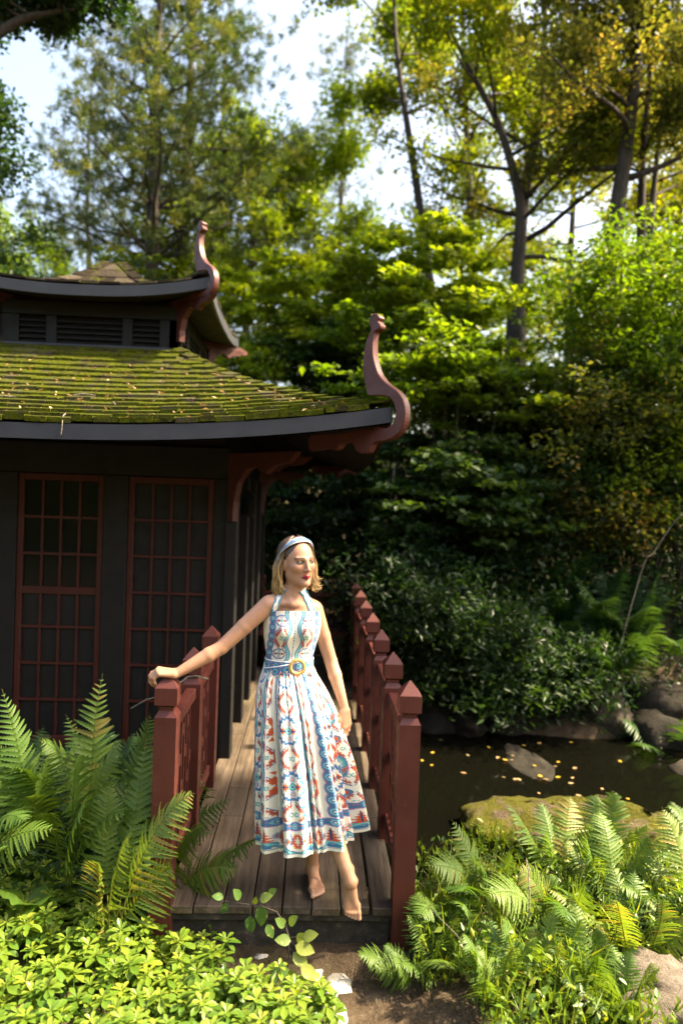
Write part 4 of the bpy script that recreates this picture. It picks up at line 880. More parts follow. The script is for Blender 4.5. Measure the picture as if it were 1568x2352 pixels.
tag(obj('undergrowth', leaf_mesh('undergrowth', P, L_, L_*.28, .7, rng.random(n)*.8, rng), M['shade']), 'low dark plants covering the far pond bank', 'undergrowth', kind='stuff')
# ------------------------------------------------------------------ leafy ground cover in the left foreground
def whorl(seed):
    rng = np.random.default_rng(seed); V = []; T = []; lc_ = []; H = rng.uniform(0.10, 0.17)
    st = MB().tube([(0, 0, -0.05), (0.004, 0.003, H*0.5), (0, 0, H)], [0.0028, 0.0024, 0.002], 4, False)
    V += [np.array(v) for v in st.V]; lc_ += [0.4]*len(V)
    for f in st.F: T += [(f[0], f[1], f[2]), (f[0], f[2], f[3])]
    for tier, (z, nl, ll, el) in enumerate(((H, 5, .034, .55), (H*0.93, 7, .052, .12), (H*0.62, 5, .050, -.15))):
        a0 = rng.random()*6.28
        for k in range(nl):
            a = a0+k*6.283/nl+rng.normal()*0.15; l = ll*rng.uniform(.8, 1.2); e = el+rng.normal()*0.15; w_ = l*0.23
            d = np.array([math.cos(a)*math.cos(e), math.sin(a)*math.cos(e), math.sin(e)]); s_ = np.array([-math.sin(a), math.cos(a), 0]); u_ = np.cross(d, s_); u_ = u_ if u_[2] > 0 else -u_
            o = len(V); tn = np.clip({0: .85, 1: .6, 2: .25}[tier]+rng.normal()*.12, 0, 1)
            for q, ww in ((0, .10), (.35, .55), (.62, 1.0), (.80, .92), (1.0, .25)):
                c = np.array([0, 0, z])+d*l*(0.06+q)-u_*0.22*l*q*q
                V += [c-s_*w_*ww+u_*w_*ww*.35, c, c+s_*w_*ww+u_*w_*ww*.35]; lc_ += [tn, tn*.9, tn]
            for q in range(4):
                m0 = o+3*q
                for (x, y) in ((0, 1), (1, 2)): T += [(m0+x, m0+y, m0+3+y), (m0+x, m0+3+y, m0+3+x)]
    me = fast_mesh('ground_cover_plant', np.array(V), np.array(T)); fattr(me, 'lc', lc_); me.materials.append(M['pachy']); return me
WH = [whorl(500+k) for k in range(10)]
def in_bed(px, py):
    """bed outline on the survey sheet"""
    edge = [(-80, 1960), (0, 1975), (150, 1990), (260, 2040), (350, 2075), (430, 2120), (480, 2175), (560, 2215), (660, 2255), (750, 2275), (790, 2330), (810, 2420)]
    for (x0, y0), (x1, y1) in zip(edge[:-1], edge[1:]):
        if x0 <= px <= x1: return py > y0+(y1-y0)*(px-x0)/(x1-x0)
    return False
rng = random.Random(77); cand = []
y = 2.28
while y < 3.6:
    x = -2.0
    while x < 0.25:
        X, Y = x+rng.uniform(-.03, .03), y+rng.uniform(-.03, .03); z = gz(X, Y)
        d = np.array([X, Y, z+0.12])-CAM; dz = d@_f; px, py = 784+1560*(d@_r)/dz, 1176-1560*(d@_u)/dz
        if in_bed(px, py) and -60 < px: cand.append((dz, X, Y, z))
        x += 0.064
    y += 0.060
cand.sort(); GL = 'yellow-green whorled ground-cover plant in the sunny bed before the deck'
def put(c, k): return ((c[1], c[2], c[3]-0.01+rng.uniform(-.03, .02)), (rng.uniform(-.22, .22), rng.uniform(-.22, .22), rng.uniform(0, 6.3)), rng.uniform(.8, 1.2), WH[k % len(WH)])
for k, c in enumerate(cand[:300]):
    l, r, s, me = put(c, rng.randrange(10)); tag(obj('ground_cover_plant', me, None, None, l, r, s), GL, 'plant', 'whorled ground-cover plants in the bed')
if len(cand) > 300:
    Va = []; Ta = []; La = []; nv = 0
    for c in cand[300:]:
        l, r, s, me = put(c, rng.randrange(10)); v = np.empty(len(me.vertices)*3, np.float32); me.vertices.foreach_get('co', v); v = v.reshape(-1, 3)
        mt = np.array(Matrix.Rotation(r[2], 3, 'Z'))@np.array(Matrix.Rotation(r[0], 3, 'X'))
        f = np.empty(len(me.polygons)*3, np.int32); me.loops.foreach_get('vertex_index', f); a = np.empty(len(v), np.float32); me.attributes['lc'].data.foreach_get('value', a)
        Va.append(v@mt.T*s+np.array(l)); Ta.append(f.reshape(-1, 3)+nv); La.append(a); nv += len(v)
    me = fast_mesh('ground_cover', np.concatenate(Va), np.concatenate(Ta)); fattr(me, 'lc', np.concatenate(La))
    tag(obj('ground_cover', me, M['pachy']), 'carpet of leafy ground cover at the back of the bed', 'ground cover', kind='stuff')
# ------------------------------------------------------------------ sapling and seedlings by the step
def plant_leaf(parent, p, d, L, W, tone, m='pachy', nrm=(0, -0.3, 1)):
    V, F = leaf_shape(L, W, 5, 0.22, 0.15); d = Vector(d).normalized(); n = Vector(nrm); x = d.cross(n).normalized(); z = x.cross(d)
    R_ = Matrix((x, d, z)).transposed(); me = mesh('leaf', [R_@Vector(v) for v in V], F, True); fattr(me, 'lc', [tone]*len(V))
    return obj('leaf', me, M[m], parent, p)
M['sapling'] = leaf_mat('sapling_leaf', [(0, (0.035, 0.085, 0.02)), (0.5, (0.075, 0.16, 0.035)), (1, (0.21, 0.25, 0.055))], 0.4, rough=0.4, spots=(70, (0.30, 0.28, 0.10)))
sb = on_ground(640, 2318, -0.19)
sap = thing('sapling', sb, 0, 'young sapling with spotted leaves and an arching side twig before the step', 'sapling')
main = [at(x, y, Y)-sb for x, y, Y in ((652, 2270, 2.80), (664, 2200, 2.81), (662, 2150, 2.83), (655, 2125, 2.84))]
stem_ = MB().tube([Vector((0, 0, -0.02))]+[Vector(v) for v in main], [.0045, .004, .0035, .003, .002], 5)
side = [at(x, y, Y)-sb for x, y, Y in ((658, 2130, 2.84), (635, 2095, 2.85), (600, 2082, 2.87), (545, 2075, 2.9), (490, 2068, 2.93))]
side_ = MB().tube([Vector(v) for v in side], [.0028, .0025, .002, .0016, .001], 5)
dense = [(v, stem_) for v in catmull([np.zeros(3)]+main, 8)]+[(v, side_) for v in catmull(side, 8)]
rl = random.Random(3)
for x, y, Y, L, dx, dy, tn in ((700, 2180, 2.78, .085, 1, -.2, .85), (712, 2150, 2.80, .07, .8, .5, .8), (690, 2205, 2.77, .08, .7, -.6, .9), (640, 2235, 2.74, .085, -1, -.2, .6), (710, 2235, 2.73, .08, .9, -.5, 1.0), (645, 2120, 2.83, .06, -.5, .7, .6), (672, 2115, 2.83, .06, .5, .9, .65), (650, 2160, 2.80, .07, -.8, .3, .75), (690, 2155, 2.82, .06, .4, .7, .8), (600, 2105, 2.86, .085, -.1, -1, .35), (545, 2055, 2.90, .06, -.3, .9, .6), (610, 2062, 2.87, .065, .8, .6, .7), (585, 2070, 2.88, .04, .2, .9, .8), (500, 2060, 2.93, .05, -1, .4, .5), (625, 2050, 2.88, .05, .6, .8, .6), (575, 2125, 2.87, .07, .1, -1, .25), (620, 2140, 2.86, .06, .4, -.8, .3), (515, 2088, 2.92, .05, -.4, -.9, .3)):
    d = Vector(_r)*dx+Vector(_u)*dy*0.8+Vector((0, -0.25, 0)); p = at(x, y, Y)-sb
    b0 = Vector(p)-d.normalized()*L*0.5; near, mb_ = min(dense, key=lambda q: (Vector(q[0])-b0).length); nv_ = Vector(near)
    mb_.tube([nv_, (nv_+b0)/2+Vector((0, 0, .004)), b0+d.normalized()*.006], [.0012, .001, .0008], 4, False)
    plant_leaf(sap, b0, d, L, L*0.33, tn, 'sapling', (rl.uniform(-.3, .3), -0.75, 0.8))
stem_.build('stem', M['bark'], sap, True); side_.build('side_twig', M['bark'], sap, True)
SEED = [('ivy_seedling', 'dark lobed ivy sprig lying at the left end of the step', 455, 2085, 7), ('weed_seedling', 'slender weed with narrow leaves beside the low railing post', 405, 2080, 9), ('weed_seedling', 'small weed sprouting under the riser board', 520, 2150, 7), ('weed_seedling', 'narrow-leaved weed next to the bare soil patch', 480, 2165, 7), ('weed_seedling', 'low leafy weed by the end of the bed', 440, 2130, 8), ('weed_seedling', 'tiny green tuft between the white flakes', 760, 2290, 8), ('weed_seedling', 'little sprout at the foot of the sapling', 690, 2330, 6)]
for nm, lab, px, py, nl in SEED:
    q = on_ground(px, py+10, -0.19); q[2] = gz(q[0], q[1]); t = thing(nm, q, 0, lab, 'seedling'); h = rl.uniform(.06, .17) if py < 2280 else .05
    MB().tube([(0, 0, -.01), (.01, 0, h*.5), (.0, .01, h)], [.002, .0018, .001], 4).build('stem', M['stem'], t)
    fattr(t.children[0].data, 'lc', [.3]*len(t.children[0].data.vertices))
    for k in range(nl):
        a = k*2.4; z = h*(.25+.75*k/nl); d = (math.cos(a), math.sin(a), rl.uniform(-.1, .5)); L = rl.uniform(.035, .06)
        plant_leaf(t, (0.003, 0, z), d, L, L*(.34 if nm[0] == 'i' else .17), rl.uniform(.1, .5), 'pachy', (0, 0, 1))
# lobed weed leaves at the back of the bed
for k, (px, py, lab) in enumerate(((290, 2000, 'grey-green lobed weed with insect-holed leaves beside the ferns'), (230, 2005, 'broad lobed weed between the ground cover and the ferns'), (60, 2070, 'blue-green three-lobed vine leaf in the ground cover'), (20, 1935, 'pale vine leaves at the outer end of the bed'))):
    q = on_ground(px, py, 0.02); q[2] = gz(q[0], q[1]); t = thing('lobed_weed', q, 0, lab, 'weed'); MB().tube([(0, 0, -.01), (0, .01, .12), (0, 0, .2)], [.004, .003, .002], 5).build('stem', M['stem'], t)
    fattr(t.children[0].data, 'lc', [.3]*len(t.children[0].data.vertices))
    for j in range(5):
        a = j*1.3+k; V = []; L = .085
        for i in range(15):
            th = -2.5+5.0*i/14; r_ = L*(.55+.45*abs(math.cos(th*1.55)))*(1 if i % 2 else .86); V.append((r_*math.sin(th), r_*math.cos(th), -.15*r_*abs(math.sin(th))))
        V = [(0, 0, .004)]+V; R_ = Matrix.Rotation(a, 3, 'Z')@Matrix.Rotation(.5, 3, 'X'); me = mesh('leaf', [R_@Vector(v) for v in V], [(0, i, i+1) for i in range(1, 15)]); fattr(me, 'lc', [.2+.1*j]*16)
        obj('leaf', me, M['pachy'], t, (.05*math.cos(a+1.5), .05*math.sin(a+1.5), .19-.02*j))
# twigs and dry stalk
def twig(pts, r, lab, nm='twig', cat='twig', m='twig'):
    w_ = [Vector(at(*p)) for p in pts]; return tag(MB().tube(w_, [r*(1-.5*i/len(w_)) for i in range(len(w_))], 6).build(nm, M[m], None, True), lab, cat)
twig([(478, 1560, 3.22), (450, 1553, 3.22), (432, 1555, 3.22), (413, 1568, 3.17), (402, 1590, 3.15)], .006, 'forked dead twig lying on the low rail behind the hand')
twig([(300, 1628, 3.30), (335, 1608, 3.26), (356, 1602, 3.20), (363, 1606, 3.16)], .004, 'thin grey twig poking out left of the low railing post')
twig([(1214, 2110, 2.95), (1216, 2050, 3.0), (1213, 2000, 3.05), (1208, 1972, 3.08)], .004, 'dry pale stalk standing up among the sunny ferns', 'dry_stalk', 'stalk')
twig([(1080, 2200, 2.7), (1050, 2150, 2.75), (985, 2085, 2.85)], .0018, 'fine straw stem slanting across the lower ferns', 'straw_stem', 'stem')
# ------------------------------------------------------------------ the woman
def skin_mat():
    m, t, b = mat('skin'); a = N(t, 'ShaderNodeAttribute', attribute_name='col')
    n = noise(t, pos(t), 60, 4); c = mixc(t, 1.0, a.outputs['Color'], ramp(t, [(0.3, (0.93, 0.91, 0.90)), (0.7, (1.05, 1.04, 1.03))], n).outputs[0], 'MULTIPLY')
    t.links.new(c, b.inputs['Base Color']); b.inputs['Roughness'].default_value = 0.48; b.inputs['Specular IOR Level'].default_value = 0.4
    b.inputs['Subsurface Weight'].default_value = 0.12; b.inputs['Subsurface Radius'].default_value = (0.012, 0.005, 0.003); b.inputs['Subsurface Scale'].default_value = 1.0
    return m
M['skin'] = skin_mat()
A3 = lambda *v: np.array(v, dtype=np.float32)
PR = []          # primitives: (kind, params, blend, subtract)
def cone(a, ra, b, rb, k=0.02): PR.append(('c', (A3(*a), ra, A3(*b), rb), k, False))
def ell(c, r, k=0.02, R_=None, sub=False): PR.append(('e', (A3(*c), A3(*r), R_), k, sub))
def sdf_of(pr, P):
    if pr[0] == 'c':
        a, ra, b, rb = pr[1]; ab = b-a; t_ = np.clip(((P-a)@ab)/max(float(ab@ab), 1e-9), 0, 1)
        return np.linalg.norm(P-(a+t_[..., None]*ab), axis=-1)-(ra+(rb-ra)*t_)
    c, r, R_ = pr[1]; q = P-c
    if R_ is not None: q = q@R_            # columns of R_ are the local axes
    k0 = np.linalg.norm(q/r, axis=-1); k1 = np.linalg.norm(q/(r*r), axis=-1)+1e-9
    return k0*(k0-1)/k1
def pbox(pr, m_):
    if pr[0] == 'c': a, ra, b, rb = pr[1]; r = max(ra, rb)+m_; return np.minimum(a, b)-r, np.maximum(a, b)+r
    c, r, R_ = pr[1]; mx = float(r.max())+m_ if R_ is not None else r+m_; return c-mx, c+mx
def smin(a, b, k): h = np.maximum(k-np.abs(a-b), 0)/k; return np.minimum(a, b)-h*h*k*0.25
def smax(a, b, k): h = np.maximum(k-np.abs(a-b), 0)/k; return np.maximum(a, b)+h*h*k*0.25
def eval_pts(P):
    P = np.asarray(P, np.float32); D = np.full(P.shape[:-1], 1.0, np.float32)
    for pr in PR:
        d = sdf_of(pr, P); D = smax(D, -d, pr[2]) if pr[3] else smin(D, d, pr[2])
    return D
def surface(h):
    """surface nets over the blended primitives on a regular grid of step h"""
    lo = np.min([pbox(p, 0.02)[0] for p in PR if not p[3]], 0); hi = np.max([pbox(p, 0.02)[1] for p in PR if not p[3]], 0)
    n = np.ceil((hi-lo)/h).astype(int)+1; G = np.full(n, 0.3, np.float32); ax = [lo[i]+h*np.arange(n[i], dtype=np.float32) for i in range(3)]
    for pr in PR:
        a, b = pbox(pr, pr[2]+3*h); i0 = np.clip(((a-lo)/h).astype(int), 0, n-1); i1 = np.clip(((b-lo)/h).astype(int)+2, 1, n)
        sl_ = tuple(slice(i0[k], i1[k]) for k in range(3)); X = np.stack(np.meshgrid(*[ax[k][sl_[k]] for k in range(3)], indexing='ij'), -1)
        d = sdf_of(pr, X).astype(np.float32); G[sl_] = smax(G[sl_], -d, pr[2]) if pr[3] else smin(G[sl_], d, pr[2])
    ins = G < 0
    cnt = np.zeros([k-1 for k in n], np.int8); cor = [(i, j, k) for i in (0, 1) for j in (0, 1) for k in (0, 1)]
    s8 = lambda A_, c: A_[c[0]:A_.shape[0]-1+c[0], c[1]:A_.shape[1]-1+c[1], c[2]:A_.shape[2]-1+c[2]]
    for c in cor: cnt += s8(ins, c)
    act = np.argwhere((cnt > 0) & (cnt < 8)); idm = np.full(cnt.shape, -1, np.int32); idm[tuple(act.T)] = np.arange(len(act))
    val = {c: G[act[:, 0]+c[0], act[:, 1]+c[1], act[:, 2]+c[2]] for c in cor}; acc = np.zeros((len(act), 3), np.float32); num = np.zeros(len(act), np.float32)
    for c in cor:
        for k in range(3):
            if c[k] == 0:
                e = list(c); e[k] = 1; e = tuple(e); a, b = val[c], val[e]; cr = (a < 0) != (b < 0); t_ = np.where(cr, a/(a-b+1e-12), 0)
                p = np.array(c, np.float32)[None]+0*acc; p[:, k] += t_; acc += p*cr[:, None]; num += cr
    V = lo+h*(act+acc/num[:, None]); F = []
    for k in range(3):
        a = [0, 0, 0]; sl0 = [slice(1, -1)]*3; sl0[k] = slice(0, -1); sl1 = list(sl0); sl1[k] = slice(1, None)
        A_, B_ = ins[tuple(sl0)], ins[tuple(sl1)]
        for want, flip in ((A_ & ~B_, False), (~A_ & B_, True)):
            e = np.argwhere(want); e = e+np.array([0 if q == k else 1 for q in range(3)])
            u, v = [(1, 2), (2, 0), (0, 1)][k]; q = []
            for du, dv in ((-1, -1), (0, -1), (0, 0), (-1, 0)):
                c = e.copy(); c[:, u] += du; c[:, v] += dv; q.append(idm[c[:, 0], c[:, 1], c[:, 2]])
            q = np.stack(q, 1); F.append(q[:, ::-1] if flip else q)
    F = np.concatenate(F); return V, F[(F >= 0).all(1)]
# --- joints (metres, deck is z = 0)
neck0, neck1 = A3(-0.088, 3.285, 1.40), A3(-0.073, 3.272, 1.505)
shR, shL = A3(-0.205, 3.245, 1.375), A3(0.020, 3.315, 1.348)
elR, wrR = A3(-0.412, 3.20, 1.178), A3(-0.606, 3.135, 1.066)
elL, wrL = A3(0.108, 3.34, 1.095), A3(0.182, 3.27, 0.880)
pelv = A3(-0.075, 3.285, 0.93)
# torso
ell((-0.085, 3.285, 1.285), (0.118, 0.080, 0.135), 0.03)
ell((-0.092, 3.285, 1.10), (0.100, 0.070, 0.12), 0.05)
ell(pelv, (0.145, 0.095, 0.12), 0.06)
for s, c in ((-1, (-0.142, 3.226, 1.262)), (1, (-0.028, 3.240, 1.256))): ell(c, (0.050, 0.036, 0.046), 0.03)
cone(neck0, 0.054, neck1, 0.049, 0.03)
cone((-0.085, 3.295, 1.42), 0.036, shR+A3(0.02, 0.01, 0.012), 0.034, 0.05); cone((-0.085, 3.295, 1.415), 0.036, shL+A3(-0.02, 0, 0.012), 0.034, 0.05)
cone((-0.10, 3.222, 1.392), 0.010, shR+A3(0.03, -0.02, 0.012), 0.011, 0.02); cone((-0.065, 3.228, 1.388), 0.010, shL+A3(-0.03, -0.03, 0.010), 0.011, 0.02)   # collar bones
cone((-0.125, 3.262, 1.46), 0.009, (-0.088, 3.222, 1.385), 0.008, 0.02); cone((-0.040, 3.262, 1.455), 0.009, (-0.078, 3.224, 1.385), 0.008, 0.02)   # neck tendons
# arms
cone(shR, 0.044, shR*0.5+elR*0.5+A3(0, 0, 0.002), 0.038, 0.03); cone(shR*0.5+elR*0.5, 0.038, elR, 0.033, 0.007)
cone(elR, 0.033, elR*0.72+wrR*0.28, 0.0345, 0.007); cone(elR*0.72+wrR*0.28, 0.0345, wrR, 0.0215, 0.007)
cone(shL, 0.042, shL*0.5+elL*0.5, 0.037, 0.03); cone(shL*0.5+elL*0.5, 0.037, elL, 0.031, 0.007)
cone(elL, 0.031, elL*0.7+wrL*0.3, 0.033, 0.007); cone(elL*0.7+wrL*0.3, 0.033, wrL, 0.0205, 0.007)
# legs: hers right crosses in front and steps off the deck, hers left stands
hpR, hpL = A3(-0.125, 3.30, 0.90), A3(-0.02, 3.30, 0.90)
knR, anR = A3(0.060, 3.165, 0.520), A3(0.222, 3.030, 0.172)
knL, anL = A3(0.030, 3.335, 0.49), A3(0.052, 3.335, 0.075)
for hp, kn, an in ((hpR, knR, anR), (hpL, knL, anL)):
    cone(hp, 0.080, kn, 0.050, 0.03); c1 = kn*0.70+an*0.30+A3(0, 0.012, 0); cone(kn, 0.048, c1, 0.051, 0.007); cone(c1, 0.050, kn*0.15+an*0.85, 0.031, 0.007); cone(kn*0.15+an*0.85, 0.031, an, 0.029, 0.007)
def foot(an, toe_dir, up_, L, big):
    """big: direction of the big-toe side (unit)"""
    f = A3(*toe_dir); f /= np.linalg.norm(f); u_ = A3(*up_); u_ = u_-f*(u_@f); u_ /= np.linalg.norm(u_); b = A3(*big); b = b-f*(b@f)-u_*(b@u_); b /= np.linalg.norm(b)
    heel = an-f*0.045-u_*0.040; ell(heel, (0.027, 0.027, 0.027), 0.015); cone(an, 0.026, heel, 0.025, 0.012)
    cone(an+f*0.005-u_*0.012, 0.027, an+f*0.085-u_*0.042+b*0.012, 0.019, 0.014); cone(an-u_*0.02, 0.025, an+f*0.085-u_*0.046-b*0.016, 0.016, 0.014)
    ball = an+f*0.105-u_*0.052
    cone(ball+b*0.022, 0.017, ball-b*0.024, 0.013, 0.015)
    cone(heel, 0.022, ball-b*0.02+u_*0.0, 0.014, 0.014)
    for off, rad, ln in ((0.028, 0.0115, 0.050), (0.0105, 0.0085, 0.047), (-0.004, 0.0078, 0.041), (-0.0175, 0.0072, 0.034), (-0.030, 0.0070, 0.025)):
        k_ = ball+b*off+f*0.004; m_ = k_+f*ln*0.55+u_*0.004; e_ = k_+f*ln-u_*0.005
        cone(k_, rad*1.05, m_, rad*0.92, 0.008); cone(m_, rad*0.92, e_, rad, 0.004)
        TOE.append((e_+u_*rad*0.75+f*rad*0.3, rad*0.8))
    MAL.append(an)
    ell(an+b*0.022, (0.010, 0.010, 0.011), 0.012); ell(an-b*0.021, (0.010, 0.010, 0.011), 0.012)
TOE = []; MAL = []; NAIL = []
foot(anL, (0.20, -0.97, 0.0), (0, 0, 1), 0.23, (-1, -0.2, 0))
foot(anR, (0.14, -0.36, -0.92), (0.10, -0.93, 0.35), 0.23, (1, 0.1, 0))
def hand(wr, F_, N_, thumb_sign, curls, spread=1.0, thumb=None, sc=1.0):
    f = A3(*F_); f /= np.linalg.norm(f); n_ = A3(*N_); n_ = n_-f*(n_@f); n_ /= np.linalg.norm(n_); s_ = np.cross(f, n_)*thumb_sign
    offs = [0.026, 0.009, -0.009, -0.025]; kl = [0.082, 0.086, 0.081, 0.073]; seg = [(.040, .024, .019), (.044, .028, .020), (.041, .026, .019), (.032, .019, .017)]; rad = [.0092, .0094, .0088, .0078]
    for i in range(4):
        k_ = wr+(f*kl[i]+s_*offs[i])*sc; cone(wr+s_*offs[i]*0.55*sc+f*0.012, 0.0145, k_, 0.0105, 0.014)
        d = f+s_*(offs[i]*3.0*(spread-1)); d /= np.linalg.norm(d); p = k_; cur = curls[i]
        for j in range(3):
            a = cur[j]; ca, sa = math.cos(a), math.sin(a); nn = n_ if j == 0 else nn
            if j == 0: dd, nn = d*ca-n_*sa, n_*ca+d*sa
            else: dd, nn = dd*ca-nn*sa, nn*ca+dd*sa
            q = p+dd*seg[i][j]*sc; cone(p, rad[i]*(1-0.08*j)*sc, q, rad[i]*(0.92-0.08*j)*sc, 0.006); p = q
        NAIL.append((p+nn*rad[i]*0.7, 0.006))
    t_ = thumb or ((0.020, 0.020, -0.004), (0.048, 0.042, -0.010), (0.076, 0.050, -0.014), (0.098, 0.050, -0.018))
    P_ = [wr+(f*a+s_*b+n_*c)*sc for a, b, c in t_]
    for j, (r1, r2) in enumerate(((.0145, .0125), (.0115, .0100), (.0100, .0082))): cone(P_[j], r1*sc, P_[j+1], r2*sc, 0.012)
    NAIL.append((P_[3]+n_*0.006, 0.006))
# right hand rests on the low post and folds over its far side
hand(wrR, (-0.93, -0.10, 0.12), (0.10, -0.25, 0.97), 1, [(0.75, 0.85, 0.5), (0.85, 0.85, 0.5), (0.9, 0.9, 0.5), (0.9, 0.9, 0.5)], 1.1, ((0.018, 0.022, -0.008), (0.045, 0.036, -0.014), (0.074, 0.040, -0.020), (0.098, 0.034, -0.030)))
# left hand hangs relaxed beside the skirt
hand(wrL, (0.12, -0.18, -0.98), (0.72, -0.69, 0.05), 1, [(0.15, 0.55, 0.4), (0.20, 0.7, 0.5), (0.25, 0.75, 0.5), (0.28, 0.75, 0.5)], 1.05)
# --- head: local frame turned to her left
HYAW, HROLL, HPIT = math.radians(31), math.radians(4.0), math.radians(2)
Rz = np.array(Matrix.Rotation(HYAW, 3, 'Z')); Ry = np.array(Matrix.Rotation(-HROLL, 3, 'Y')); Rx = np.array(Matrix.Rotation(HPIT, 3, 'X'))
RH = (Ry@Rz@Rx).astype(np.float32); HC = A3(-0.070, 3.268, 1.588)
def hl(x, y, z): return HC+RH@A3(x, y, z)
def hell(c, r, k, sub=False): ell(hl(*c), r, k, RH, sub)
def hcone(a, ra, b, rb, k): cone(hl(*a), ra, hl(*b), rb, k)
hell((0, 0.018, 0.034), (0.071, 0.090, 0.083), 0.02)
hell((0, -0.026, -0.014), (0.0595, 0.062, 0.088), 0.03)
hcone((0.045, 0.0, -0.056), 0.018, (0.012, -0.066, -0.096), 0.014, 0.03); hcone((-0.045, 0.0, -0.056), 0.018, (-0.012, -0.066, -0.096), 0.014, 0.03)
hell((0, -0.074, -0.099), (0.016, 0.012, 0.012), 0.02)
for s in (-1, 1):
    hell((s*0.040, -0.058, -0.020), (0.019, 0.017, 0.014), 0.025)
    hell((s*0.0305, -0.094, 0.006), (0.019, 0.016, 0.0105), 0.012, True)
    hell((s*0.0305, -0.0705, 0.004), (0.0135, 0.0125, 0.0120), 0.002)
    hcone((s*0.014, -0.083, 0.021), 0.004, (s*0.044, -0.071, 0.023), 0.003, 0.016)
    hell((s*0.0105, -0.0935, -0.036), (0.0068, 0.008, 0.0062), 0.008)
    hell((s*0.0695, 0.006, -0.012), (0.008, 0.018, 0.029), 0.006)
hcone((0, -0.084, 0.014), 0.0062, (0, -0.1045, -0.030), 0.0078, 0.014)
hcone((-0.022, -0.080, -0.0655), 0.003, (-0.004, -0.0925, -0.0605), 0.0058, 0.006); hcone((0.022, -0.080, -0.0655), 0.003, (0.004, -0.0925, -0.0605), 0.0058, 0.006)
hcone((-0.016, -0.082, -0.0685), 0.003, (0, -0.0895, -0.0715), 0.0068, 0.006); hcone((0.016, -0.082, -0.0685), 0.003, (0, -0.0895, -0.0715), 0.0068, 0.006)
BV, BF = surface(0.0036)
# smooth once along the faces
nb = np.zeros((len(BV), 3)); ct = np.zeros(len(BV))
for a, b in ((0, 1), (1, 2), (2, 3), (3, 0)):
    for x, y in ((a, b), (b, a)): np.add.at(nb, BF[:, x], BV[BF[:, y]]); np.add.at(ct, BF[:, x], 1)
avg = nb/ct[:, None]; hloc = (BV-HC)@RH
isface = (np.abs(hloc[:, 0]) < 0.09) & (hloc[:, 1] < 0.0) & (np.abs(hloc[:, 2]) < 0.13)
BV = BV+(avg-BV)*np.where(isface, 0.25, 0.5)[:, None]
# --- skin colour, make-up, lip-seam and nostril shade painted on the vertices
col = np.tile(np.array([0.415, 0.225, 0.142]), (len(BV), 1)); hloc = (BV-HC)@RH; x, y, z = hloc.T
def blend(mask, c): 
    global col
    m_ = np.clip(mask, 0, 1)[:, None]; col = col*(1-m_)+np.array(c)*m_
fr = isface & (y < -0.035)
blend(fr*np.exp(-(((np.abs(x)-0.040)/0.018)**2+((z+0.022)/0.018)**2))*0.35, (0.52, 0.22, 0.16))
sh = np.where(np.abs(x) > 0, 1, 1)
ex = (np.abs(x)-0.0305); brow_z = 0.0225+0.05*ex-3.0*np.clip(ex-0.008, 0, 1)**2*8
blend(fr*np.clip(1.5-np.abs(z-brow_z-0.002)/0.0030, 0, 1)*(np.abs(ex) < 0.021)*0.95, (0.060, 0.042, 0.025))
blend(fr*np.exp(-((ex/0.017)**2+((z-0.0105)/0.0075)**2))*0.85, (0.12, 0.062, 0.035))
blend(fr*np.exp(-((ex/0.015)**2+((z+0.006)/0.004)**2))*0.35, (0.22, 0.12, 0.08))
lid = 0.0042*np.sqrt(np.clip(1-(ex/0.0145)**2, 0, 1)); eye = fr & (np.abs(z-0.0030) < lid) & (np.abs(ex) < 0.0145)
blend(fr*(np.abs(z-0.0030) < lid+0.0030)*(np.abs(ex) < 0.017)*1.0, (0.030, 0.018, 0.012))
blend(eye*1.0, (0.27, 0.245, 0.22))
gx = (x-np.sign(x)*0.0305-0.0055)
blend(eye*(np.hypot(gx, z-0.0038) < 0.0062)*1.0, (0.035, 0.028, 0.022))
lip_w = 0.0245; lu = np.abs(x)/lip_w
lipm = fr & (y < -0.076) & (lu < 1) & (z > -0.0665-0.0105*np.sqrt(np.clip(1-lu**2, 0, 1))) & (z < -0.0645+0.0090*np.clip(1-lu**1.6, 0, 1)*np.where(np.abs(x) < 0.003, 0.8, 1))
blend(lipm*1.0, (0.33, 0.030, 0.052)); blend(lipm*(np.abs(z+0.0655) < 0.0016)*0.8, (0.10, 0.008, 0.015))  # lip colour, then the shade of the seam as a darker line
blend(fr*(np.hypot(np.abs(x)-0.006, z+0.0400) < 0.0035)*(y < -0.088)*0.8, (0.12, 0.05, 0.035))  # shade of the nostril openings put into the colour
for c, r in TOE+NAIL: blend(np.exp(-(np.linalg.norm(BV-c, axis=1)/(r*1.0))**4)*0.55, (0.66, 0.42, 0.34))
# tattoo line on the standing foot
tp = anL+A3(0.012, -0.075, -0.012); dd = BV-tp; blend((np.abs(dd[:, 0]) < 0.018)*(np.abs(dd[:, 1]) < 0.0035)*(dd[:, 2] > -0.03)*0.6, (0.12, 0.08, 0.07))
me = fast_mesh('person', BV, BF, True); cattr(me, 'col', col)
person = tag(obj('person', me, M['skin']), 'barefoot woman in a patterned halter sundress leaning on the railing post', 'person')

